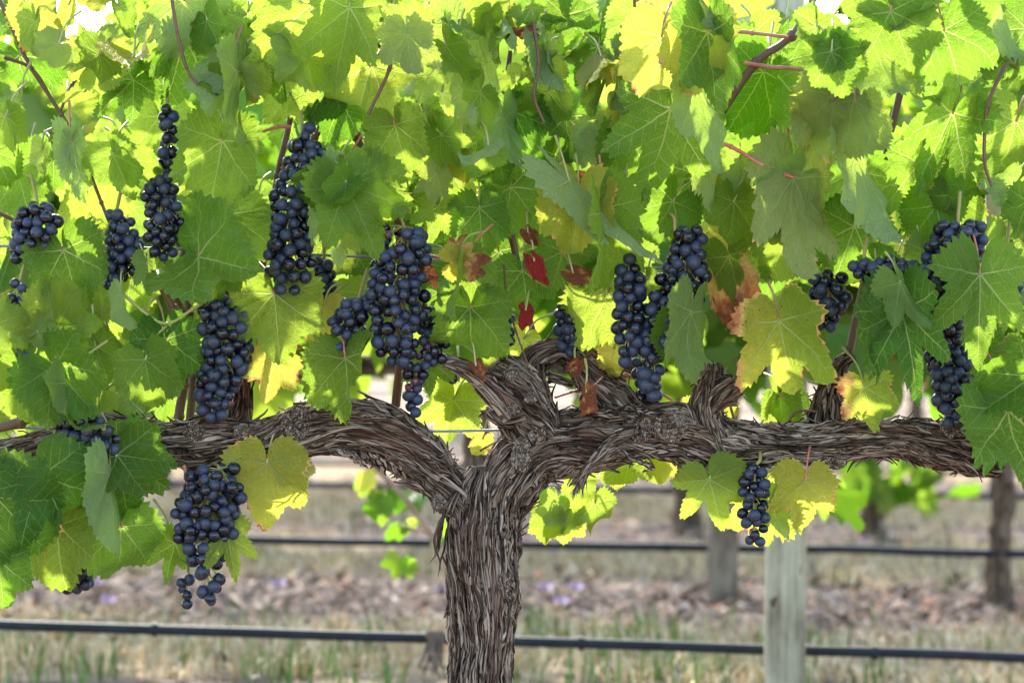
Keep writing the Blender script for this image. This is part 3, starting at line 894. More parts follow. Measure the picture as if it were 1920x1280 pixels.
mb.build("trunk", M_BARK, vine, False)

# left arm
mb = MB()
bark_tube(mb, [(908, 1030, 40, .0), (886, 975, 46), (856, 925, 45), (812, 878, 45), (765, 838, 49), (706, 812, 52), (644, 803, 47), (565, 808, 45), (492, 825, 44), (420, 830, 47), (358, 835, 46), (300, 828, 36, .02), (200, 808, 27, .04), (100, 826, 24, .05), (0, 848, 23, .05), (-160, 850, 22, .05)],
          -.005, 220, 760, strips=760, twist=3.2, seed=2, lump=.010, sl=(.04, .19), tone=-.05)
knot(mb, 556, 792, 30, 34, -.034, 5, (.1, -1, .35), 0, .35)
knot(mb, 455, 808, 17, 15, -.046, 6, (.0, -1, .1), .2, .5)
knot(mb, 365, 812, 20, 20, -.038, 7, (-.2, -1, .2), 0, .5)
for k in range(10):
    ribbon(mb, [(610 + 16 * k, 842 + 1.0 * k, -.03), (640 + 14 * k, 850 + 3 * k, -.034), (665 + 12 * k, 862 + 4 * k + (k % 3) * 4, -.026)], 8, seed=k + 80, tone=.45)
ribbon(mb, [(800, 838, -.02), (820, 852, -.03), (838, 851, -.03), (853, 842, -.03)], 5, seed=99, tone=.15)
mb.build("cordon_arm", M_BARK, vine, False)

# right arm
mb = MB()
bark_tube(mb, [(900, 1070, 42), (918, 1000, 54), (946, 930, 60), (972, 888, 62), (1008, 856, 62), (1054, 838, 62), (1112, 826, 57), (1172, 814, 50), (1232, 808, 50), (1290, 814, 50), (1350, 830, 48), (1404, 836, 40), (1462, 836, 36), (1540, 835, 36), (1620, 828, 36), (1702, 821, 39), (1785, 830, 44), (1842, 842, 43), (1884, 852, 34)],
          0, 240, 820, strips=860, twist=-2.6, seed=3, lump=.011, sl=(.04, .20), tone=-.01)
knot(mb, 1273, 788, 15, 13, -.055, 11, (.15, -1, .2), .95, .75)
knot(mb, 1255, 800, 34, 30, -.036, 12, (.1, -1, .1), 0, .35)
knot(mb, 1200, 800, 30, 28, -.034, 21, (0, -1, .3), 0, .40, False)
knot(mb, 1786, 798, 22, 24, -.036, 13, (.1, -1, .15), 0, .4)
knot(mb, 978, 852, 20, 34, -.058, 14, (-.2, -1, .1), .25, .3)
knot(mb, 1008, 818, 16, 16, -.060, 15, (0, -1, .1), 0, .5)
knot(mb, 1560, 868, 26, 12, -.026, 16, (0, -1, -.5), 0, .4)
knot(mb, 1352, 880, 30, 24, -.026, 17, (.1, -1, -.5), 0, .6, False)
_f = np.random.default_rng(77)
for k in range(46):      # the sheaf of bark that peels off under the arm
    e = _f.random(); q = _f.normal(0, 3, 8)
    ribbon(mb, [(1200 - 36 * e + q[0], 796 + 52 * e, -.050), (1155 - 16 * e + q[1], 810 + 46 * e + q[2], -.064 + .004 * _f.random()), (1120 - 10 * e + q[3], 844 + 32 * e, -.072 + .008 * _f.random()),
                (1100 - 14 * e + q[4], 884 + 12 * e, -.070 + .01 * _f.random()), (1094 - 28 * e + 2 * q[5], 902 + 34 * _f.random(), -.062)], _f.uniform(2.5, 6.5), seed=k + 120, tone=_f.uniform(.25, .75), end=.1)
for k in range(9):
    ribbon(mb, [(1140 + 8 * k, 838 + 3 * k, -.055), (1185 + 4 * k, 858 + 2 * k, -.06), (1212 + 2 * k, 871 + k, -.058), (1228 - 3 * k, 876 + k, -.052)], 6, seed=k + 150, tone=.35)
for k in range(14):
    x = 1060 + 11 * k
    ribbon(mb, [(x, 772 - .6 * k + (k % 3) * 5, -.03), (x + 35, 764 + (k % 4) * 5, -.045), (x + 75, 770 + (k % 5) * 5, -.045)], 6, seed=k + 170, tone=.25)
mb.build("cordon_arm", M_BARK, vine, False)

def spur(pts, d, seed, strips=90, nu=110, nv=140, **kw):
    mb = MB()
    a = dict(amp=.0036, lump=.010, sl=(.03, .09), sw=(.002, .005), twist=3)
    a.update(kw)
    bark_tube(mb, pts, d, nu, nv, strips=strips, seed=seed, **a)
    return mb
mb = spur([(1040, 866, 36), (1016, 812, 50), (990, 772, 52), (968, 738, 48), (945, 712, 40), (922, 694, 28)], -.012, 21, strips=230, nu=160, nv=200)
knot(mb, 962, 768, 13, 13, -.072, 31, (-.2, -1, .1), .4, .8)
knot(mb, 995, 745, 13, 13, -.072, 32, (.2, -1, .1), .3, .8)
knot(mb, 958, 700, 14, 14, -.060, 33, (0, -1, .2), .1, .7)
mb.build("spur", M_BARK, vine, False)
spur([(965, 775, 26), (930, 735, 20), (893, 703, 15), (860, 686, 11), (834, 680, 6)], -.045, 22, 50, 60, 90, amp=.0018, lump=.003, lift=.004, tone=.12).build("spur", M_BARK, vine, False)
spur([(985, 780, 18), (950, 790, 13), (925, 778, 12), (914, 766, 9)], -.045, 23, 24, 50, 60, amp=.0018, lump=.004, tone=.18).build("spur", M_BARK, vine, False)
spur([(985, 740, 30), (990, 700, 30), (1010, 668, 28), (1048, 656, 26), (1080, 668, 29), (1112, 702, 33), (1150, 738, 35), (1188, 782, 34)], .045, 24, 160, 110, 220).build("spur", M_BARK, vine, False)
mb = spur([(1362, 862, 20), (1346, 842, 30), (1328, 808, 36), (1320, 774, 35), (1326, 735, 27), (1337, 702, 20), (1339, 682, 18)], -.006, 25, 150, 120, 190)
mb.build("spur", M_BARK, vine, False)
spur([(1322, 772, 28), (1345, 742, 26), (1366, 727, 23), (1380, 718, 19)], -.012, 26, 50, 80, 80).build("spur", M_BARK, vine, False)
spur([(1540, 830, 30), (1548, 765, 30), (1562, 712, 22), (1580, 682, 12), (1600, 668, 8)], .05, 27, 80, 90, 120, tone=-.2).build("spur", M_BARK, vine, False)
spur([(436, 815, 28), (450, 768, 24), (455, 730, 20), (448, 690, 14)], .03, 28, 60, 80, 100, tone=-.12).build("spur", M_BARK, vine, False)
spur([(1800, 815, 26), (1836, 755, 24), (1850, 700, 20), (1846, 640, 14)], .05, 29, 60, 80, 100, tone=-.15).build("spur", M_BARK, vine, False)
spur([(1075, 720, 7), (1050, 712, 8), (1030, 708, 9)], .02, 30, 10, 40, 40, amp=.001, lump=.002).build("spur", M_BARK, vine, False)

# canes
def cane(pts, d, r, mat=None, parent=None, name="cane", nv=40):
    mb = MB()
    rows = []
    for k, q in enumerate(pts):
        dd = d + (q[2] if len(q) > 2 else 0)
        rows.append([*P(q[0], q[1], dd), r * K(dd) * (1 - .25 * k / max(1, len(pts) - 1))])
    tube(mb, rows, None, 12, nv, lump=.12)
    for q in pts[1:-1]:
        c = P(q[0], q[1], d + (q[2] if len(q) > 2 else 0)); rr = r * K(d) * 1.22
        tube(mb, [(*(c + np.array([0, 0, -rr * .9])), rr * .62), (*c, rr), (*(c + np.array([0, 0, rr * .9])), rr * .62)], None, 10, 6)
    return mb.build(name, mat or M_CANE, parent or vine)
CANES = [
    ([(340, 840), (336, 780), (345, 720), (352, 650), (340, 585), (300, 490), (285, 430)], .03, 9),
    ([(352, 830), (362, 700), (356, 590), (345, 480), (360, 380)], .06, 8),
    ([(455, 700), (470, 600), (500, 460), (520, 330), (545, 215), (560, 60)], .06, 7),
    ([(742, 760, .04), (752, 640), (748, 430), (705, 330), (668, 255), (625, 100), (600, -60)], .07, 9),
    ([(530, 320), (590, 258), (625, 165), (650, 20)], .05, 7),
    ([(1010, 665), (975, 520), (930, 300), (938, 220), (960, 80)], .16, 6),
    ([(1310, 700, .20), (1262, 560, .26), (1300, 330, .12), (1330, 250, .02), (1418, 118), (1485, 67), (1545, -40)], -.11, 9),
    ([(1590, 670), (1630, 480), (1660, 300), (1700, 120), (1740, -60)], .10, 8),
    ([(1845, 650), (1800, 480), (1780, 390), (1790, 200), (1815, 100), (1840, -60)], .07, 8),
    ([(-60, 812), (40, 790), (100, 752), (150, 728), (190, 640)], -.03, 10),
    ([(-10, -20), (35, 80), (60, 130), (115, 215), (150, 275), (190, 380), (240, 500)], -.02, 4),
    ([(0, 105), (60, 130), (100, 190)], -.01, 3.5),
    ([(170, 122), (135, 160), (112, 212)], -.01, 3.5),
    ([(655, 5), (702, 42), (700, 72), (728, 105)], -.06, 4.5),
    ([(1545, 60), (1602, 55), (1650, 20), (1680, -20)], -.05, 6),
    ([(962, 440), (972, 490), (980, 525)], -.01, 4),
    ([(944, 495), (955, 580), (990, 685)], -.03, 2.2),
    ([(230, 470), (290, 520), (325, 580), (340, 660)], -.03, 9),
    ([(345, 872), (360, 920), (384, 966), (395, 1010)], -.05, 3.6),
    ([(1395, 860), (1380, 800), (1370, 762)], .02, 3),
    ([(1500, 800), (1480, 790), (1500, 770), (1560, 775)], .03, 3),
    ([(200, 300), (240, 340), (290, 380), (350, 395)], .01, 4),
    ([(0, 400), (30, 415), (60, 430)], .03, 4),
]
CANES += [([(1705, -30), (1650, 55), (1606, 140), (1560, 190)], -.20, 4), ([(318, -30), (332, 60), (350, 128), (372, 160)], -.13, 3.5), ([(1000, 40), (1010, 120), (1002, 180), (1020, 230)], -.10, 3.5),
          ([(1885, 120), (1852, 200), (1846, 300), (1860, 350)], -.14, 4), ([(700, -30), (742, 60), (730, 130), (690, 215)], -.12, 4), ([(1188, -20), (1200, 90), (1235, 150)], -.12, 3.5)]
for c in CANES:
    cane(*c)
for pts, d, r, m in [
    ([(1330, 266), (1370, 275), (1440, 315), (1488, 333)], -.135, 4.0, M_PET_RED),
    ([(235, 555), (290, 600), (322, 604), (360, 580), (398, 556)], -.06, 3.2, M_PET_GRN),
    ([(285, 660), (320, 610), (370, 575)], -.05, 2.8, M_PET_RED),
    ([(235, 555), (228, 548)], -.06, 3.0, M_PET_GRN),
    ([(1355, 56), (1410, 62), (1478, 70)], -.12, 4.2, M_PET_RED),
    ([(1395, 118), (1440, 125), (1500, 131), (1545, 150, .10)], -.125, 4.2, M_PET_RED),
    ([(545, 238), (520, 238), (490, 248)], .0, 3.6, M_PET_RED),
    ([(640, 20), (690, 12), (740, 2)], -.05, 3.5, M_PET_RED),
    ([(702, 42), (735, 22), (760, 5)], -.055, 3.5, M_PET_RED),
    ([(825, 62), (850, 60), (880, 57)], -.03, 4.0, M_PET_RED),
    ([(660, 345), (655, 325), (680, 300)], -.07, 4.0, M_PET_GRN),
    ([(600, 290), (640, 290), (662, 345)], -.04, 2.6, M_PET_GRN),
    ([(790, 478), (830, 484), (858, 494)], -.03, 3.6, M_PET_RED),
    ([(75, 772), (120, 800), (200, 855)], -.08, 4.2, M_PET_GRN),
    ([(384, 966), (372, 985), (332, 1015)], -.07, 2.6, M_PET_GRN),
    ([(345, 872), (358, 930), (380, 965), (420, 1000)], -.075, 3.2, M_PET_RED),
    ([(384, 966), (384, 985), (362, 1005)], -.07, 2.4, M_PET_GRN),
    ([(60, 690), (75, 640), (98, 620)], -.09, 3, M_PET_GRN),
    ([(1040, 745), (1070, 735), (1100, 725)], .07, 2.5, M_PET_RED),
    ([(1170, 700), (1215, 722), (1260, 750)], .07, 3.2, M_PET_RED),
    ([(1125, 780), (1150, 790), (1240, 740)], .06, 2.5, M_PET_RED),
    ([(1085, 738), (1115, 720), (1130, 706)], -.03, 1.4, M_PET_RED),
    ([(1480, 880), (1490, 893), (1510, 903)], -.03, 2.4, M_PET_RED),
]:
    cane(pts, d, r, m, name="tendril", nv=20)

# stump of a stake seen through the leaves
mb2 = MB()
mb2.add(V, [(0, 1, 5, 4), (1, 2, 6, 5), (2, 3, 7, 6), (3, 0, 4, 7), (4, 5, 6, 7)])
st = mb2.build("wooden_stake", M_STAKE, smooth=False)
tag(st, "flat pale wooden stake glimpsed behind the leaves near the right cordon end", "stake")

# ------------------------------------------------------------------ grape bunches
def grape_mesh(kind, g):
    mb = MB()
    nu, nv = 22, 14
    th = np.linspace(0, 2 * np.pi, nu, endpoint=False)
    ph = np.linspace(0, np.pi, nv + 1)[1:-1]
    el = g.uniform(1.0, 1.10)
    Pp, T = np.meshgrid(ph, th, indexing='ij')
    n = np.stack([np.sin(Pp) * np.cos(T), np.sin(Pp) * np.sin(T), -np.cos(Pp)], -1)
    s = g.uniform(0, 40)
    rr = 1 + .035 * pn(n[..., 0] * 1.3 + s, n[..., 1] * 1.3, n[..., 2] * 1.3)
    if kind == 'shrivel':
        rr = .72 * (1 + .22 * pn(n[..., 0] * 3 + s, n[..., 1] * 3, n[..., 2] * 1.5))
    V = n * rr[..., None] * np.array([1, 1, el])
    i, j = np.meshgrid(np.arange(nv - 2), np.arange(nu), indexing='ij'); j2 = (j + 1) % nu
    F = np.stack([i * nu + j, i * nu + j2, (i + 1) * nu + j2, (i + 1) * nu + j], -1).reshape(-1, 4)
    top = np.array([[0, 0, -el * .985], [0, 0, el * .985]])
    if kind == 'shrivel':
        top *= .72
    k = (nv - 1) * nu
    jj = np.arange(nu)
    col = np.zeros((k + 2, 4))
    col[k, 0] = 1.0          # the scar opposite the stalk
    col[:nu, 0] = .12
    if kind == 'red':
        col[:, 1] = 1
    if kind == 'shrivel':
        col[:, 1] = .35
    vv = np.vstack([V.reshape(-1, 3), top]) * .5 * 1.0
    mb.add(vv * .0254, F, None, col)
    mb.f.append(np.stack([np.full(nu, k), (jj + 1) % nu, jj], 1))
    mb.f.append(np.stack([np.full(nu, k + 1), k - nu + jj, k - nu + (jj + 1) % nu], 1))
    return mb.mesh("grape", M_GRAPE)
_g = np.random.default_rng(11)
GR = [grape_mesh('n', _g) for _ in range(7)]
GR_RED, GR_SH = grape_mesh('red', _g), grape_mesh('shrivel', _g)
GROUP = "bunches of dark grapes hanging from the vine"

def bunch(line, d, label, rpx=11.5, dense=1.0, cap=300, seed=0, loose=False, reds=0, shr=0, stem_from=None, flat=.85, jit=0.0):
    """line rows: px, py, half width in px, from the shoulder down"""
    g = np.random.default_rng(seed + 500)
    k = K(d)
    top = P(line[0][0], line[0][1], d)
    s = spline([[*P(a, b, d), w * k] for a, b, w in line], 60)
    c, hw = s[:, :3], s[:, 3]
    rg = rpx * k
    L = np.linalg.norm(np.diff(c, axis=0), axis=1).sum()
    pts, rad = [], []
    tries = 9000
    sep = 1.52 / dense
    u = g.random(tries)
    w_ = np.interp(u, np.linspace(0, 1, 60), hw)
    for t in range(tries):
        i = u[t] * 59
        if g.random() > (w_[t] / hw.max()) ** 1.5 + .12:
            continue
        cc = np.array([np.interp(i, np.arange(60), c[:, q]) for q in range(3)])
        m = max(w_[t] - rg, 0.0008)
        a, b = g.uniform(0, 2 * np.pi), math.sqrt(g.uniform(.30 if not loose else .05, 1))
        r = rg * g.uniform(.84, 1.10)
        p = cc + np.array([math.cos(a) * b * m, -math.sin(a) * b * m * flat, g.normal(0, rg * .4)])
        if p[1] > cc[1] + .6 * m:
            continue
        if pts:
            D = np.linalg.norm(np.array(pts) - p, axis=1)
            if (D < (np.array(rad) + r) * sep * .5).any():
                continue
        pts.append(p); rad.append(r)
        if len(pts) >= cap:
            break
    root = empty("grape_bunch", top)
    tag(root, label, "grape bunch", GROUP)
    # stem
    mb = MB()
    st = [top + np.array([g.normal(0, .006), .03, 2.2 * rg + .03]), top + np.array([0, .012, .9 * rg])] if stem_from is None else [P(*q) for q in stem_from]
    body = [c[q] for q in (0, 12, 26, 40, 54)]
    path = st + body
    tube(mb, path, [.0026, .0026] [:0] or [max(.0028 - .00028 * q, .0012) for q in range(len(path))], 8, 40)
    for p, r in zip(pts, rad):
        q = int(np.argmin(np.linalg.norm(c - (p + np.array([0, 0, r * 1.6])), axis=1)))
        a = c[max(q - 3, 0)]
        mid = a * .45 + p * .55 + np.array([0, 0, r * .35])
        tube(mb, [a, mid, p + (mid - p) / (np.linalg.norm(mid - p) + 1e-9) * r * .9], [.0013, .0010, .0011], 5, 6, caps=False)
    mb.build("bunch_stem", M_STEM, root)
    order = sorted(range(len(pts)), key=lambda q: pts[q][1])
    inner = order[98:]
    order = list(g.permutation(order[:98]))
    if inner:
        mb = MB()
        for q in inner:
            me = GR[g.integers(0, len(GR))]
            mv = np.zeros(len(me.vertices) * 3); me.vertices.foreach_get("co", mv)
            n0 = mb.n
            mb.add(mv.reshape(-1, 3) * rad[q] / .0127 + pts[q], np.array([list(f.vertices) for f in me.polygons if len(f.vertices) == 4]))
            mb.f.append(np.array([list(f.vertices) for f in me.polygons if len(f.vertices) == 3]) + n0)
        io = mb.build("inner_grapes", M_GRAPE, root); io["kind"] = "stuff"
    for z, q in enumerate(order):
        me = GR_RED if z < reds else GR_SH if z < reds + shr else GR[g.integers(0, len(GR))]
        o = bpy.data.objects.new("grape", me)
        COL.objects.link(o)
        o.parent = root
        o.matrix_parent_inverse = Matrix.Translation(root.location).inverted()
        o.location = [float(v) for v in pts[q]]
        a = pts[q] - c[int(np.argmin(np.linalg.norm(c - pts[q], axis=1)))]
        a = Vector(a) + Vector(g.normal(0, .35, 3)) * rg * 1.2 + Vector((0, 0, -.5 * rg))
        o.rotation_euler = (-a).to_track_quat('Z', 'Y').to_euler()
        f = rad[q] / .0127
        o.scale = [float(f * c) for c in g.uniform(.92, 1.06, 3)]
        if me is GR_RED:
            o["label"] = "unripe reddish grape"
    return root

B = bunch
B([(757, 425, 52), (752, 470, 62), (748, 530, 66), (744, 590, 60), (742, 640, 52), (745, 680, 34)], -.075, "large tight blue-black bunch right of the crinkled bright leaf, over the left cordon's bend", 12.6, 1.0, 99, 1, shr=5, stem_from=[(735, 330, -.0), (745, 395, -.06)])
B([(800, 575, 22), (812, 610, 34), (812, 650, 34), (785, 690, 30), (772, 725, 24), (778, 768, 20)], -.045, "ragged tail of purple and blue grapes under the large tight bunch", 10.8, .98, 60, 2, shr=9, stem_from=[(782, 515, -.05), (788, 555, -.055)])
B([(566, 252, 34), (578, 300, 52), (560, 340, 56), (545, 400, 48), (545, 460, 56), (545, 510, 52), (540, 548, 26)], -.06, "long dark bunch above the left arm, reaching highest beside a brown cane", 12.3, 1.0, 99, 3)
B([(606, 505, 24), (606, 540, 28), (612, 580, 20)], .02, "small dark cluster half hidden below the long bunch by a grey-green folded leaf", 11.8, .97, 24, 4)
B([(672, 570, 34), (655, 600, 44), (646, 640, 36), (648, 668, 18)], -.055, "little open cluster over a broad green leaf, left of the large tight bunch", 12.6, .95, 26, 5, loose=True)
B([(1180, 492, 28), (1182, 540, 38), (1178, 590, 36), (1178, 635, 34), (1178, 668, 20)], -.075, "narrow blue bunch hanging beside a larger one, over the yellow-green leaf's edge", 13.0, 1.0, 60, 6, stem_from=[(1165, 440, 0), (1172, 470, -.06)])
B([(1292, 432, 34), (1290, 480, 46), (1280, 530, 56), (1262, 570, 58), (1240, 620, 50), (1226, 670, 34), (1216, 740, 24)], -.07, "tall blue bunch tapering down to the knobbly spur on the right arm", 13.3, 1.0, 99, 7, stem_from=[(1252, 400, -.05), (1264, 408, -.07), (1268, 440, -.08)])
B([(1062, 575, 22), (1062, 610, 28), (1066, 660, 22)], .035, "small dark cluster above the arched middle spur", 11.8, 1.0, 26, 8)
B([(312, 212, 22), (318, 245, 25), (312, 285, 24), (306, 325, 28), (300, 355, 36), (306, 400, 46), (306, 450, 42), (300, 470, 24)], -.05, "dark bunch with a thin single-file top, by the big pale hanging leaf", 11.8, .97, 75, 9)
B([(68, 390, 34), (70, 425, 54), (50, 460, 40), (38, 488, 20)], -.06, "loose dark cluster above the wide olive leaf at the far left", 12.3, .97, 40, 10, loose=True)
B([(215, 415, 24), (235, 450, 42), (232, 490, 46), (214, 520, 24)], -.03, "shadowed bunch across the upper wire, among brown canes", 11.8, .95, 50, 11, loose=True)
B([(36, 535, 20), (30, 570, 24), (44, 640, 26), (60, 690, 20)], -.085, "dim sliver of grapes behind the bright lobed leaf at far left", 11.8, 1.0, 34, 12)
B([(405, 560, 40), (425, 610, 56), (425, 660, 56), (412, 710, 50), (402, 750, 44), (402, 782, 24)], -.055, "open dark bunch resting on the left arm, one red berry in it", 12.6, .97, 99, 13, reds=1, stem_from=[(415, 500, 0), (416, 540, -.05)])
B([(120, 770, 40), (160, 798, 58), (196, 835, 42), (205, 862, 24)], -.088, "shaded bunch behind a green petiole and leaves under the brown cane", 12.6, 1.0, 60, 14)
B([(410, 880, 48), (395, 930, 74), (385, 985, 70), (385, 1035, 48), (392, 1085, 34), (392, 1130, 22)], -.08, "lowest heavy bunch, hanging beneath the left arm above the drip pipe", 12.3, 1.0, 99, 15, reds=1, stem_from=[(352, 850, 0), (400, 868, -.03)])
B([(352, 1080, 22), (350, 1105, 24), (348, 1130, 18)], -.05, "three or four stray berries below the small three-lobed leaf", 11.1, .95, 5, 16, loose=True)
B([(135, 1040, 46), (140, 1075, 46), (150, 1098, 26)], .02, "bottoms of grapes peeping below olive leaves, low on the left", 12.3, 1.0, 30, 17)
B([(20, 1030, 24), (14, 1075, 22), (12, 1110, 16)], .0, "sliver of grapes under the lowest leaf at the far left", 11.8, 1.0, 14, 18)
B([(1552, 522, 40), (1552, 562, 48), (1548, 604, 34)], -.07, "half-stripped bunch showing green stalks above the browning yellow leaf", 11.8, .95, 34, 19, loose=True, shr=2)
B([(1618, 512, 34), (1655, 500, 50), (1700, 512, 62), (1732, 550, 50), (1748, 620, 26)], -.13, "shadowed bunch behind the two-lobed dark leaf on the right", 12.6, 1.0, 70, 20)
B([(1798, 425, 56), (1790, 470, 64), (1770, 520, 54), (1760, 570, 34)], -.13, "dark bunch above the deeply five-lobed leaf on the right", 12.6, 1.0, 80, 21)
B([(1890, 480, 26), (1898, 520, 28), (1900, 570, 18)], -.10, "partly covered cluster beside the pale folded leaf at the far right", 11.8, 1.0, 24, 22)
B([(1768, 600, 40), (1776, 660, 46), (1782, 715, 46), (1785, 765, 38), (1785, 790, 20)], -.06, "long shaded bunch in front of the right cordon end, a dead leaf caught in it", 12.6, 1.0, 90, 23)
B([(1418, 872, 20), (1414, 905, 34), (1412, 945, 34), (1414, 985, 30), (1412, 1012, 26)], -.05, "small loose bunch alone beneath the right arm, in front of the posts", 11.1, .92, 28, 24, loose=True, reds=1, stem_from=[(1425, 840, -.01), (1425, 862, -.05)])
B([(1452, 380, 30), (1460, 410, 30), (1450, 430, 20)], -.02, "dim cluster behind the long pale hanging leaf's curled wing", 11.8, 1.0, 22, 25)
B([(1155, 320, 16), (1160, 370, 18), (1155, 420, 14)], .03, "thin strip of grapes in the shade left of the large dull blue-green leaf", 11.1, 1.0, 16, 26)
B([(1205, 690, 26), (1215, 730, 30), (1230, 770, 24)], .05, "shaded cluster behind the arm between the arched spur and the knob", 11.5, 1.0, 26, 27)
B([(1105, 720, 26), (1110, 750, 26), (1120, 775, 18)], .07, "dark cluster framed by the arch of the middle spur", 11.5, 1.0, 20, 28)
B([(825, 660, 22), (845, 690, 22), (848, 710, 14)], .03, "few dark grapes behind the stump, left of the broad lower leaf", 11.5, 1.0, 14, 29)
B([(925, 560, 16), (952, 600, 18), (955, 640, 12)], .06, "deep-shaded grapes between the broad lower leaf and the red scrap", 11.1, 1.0, 14, 30)

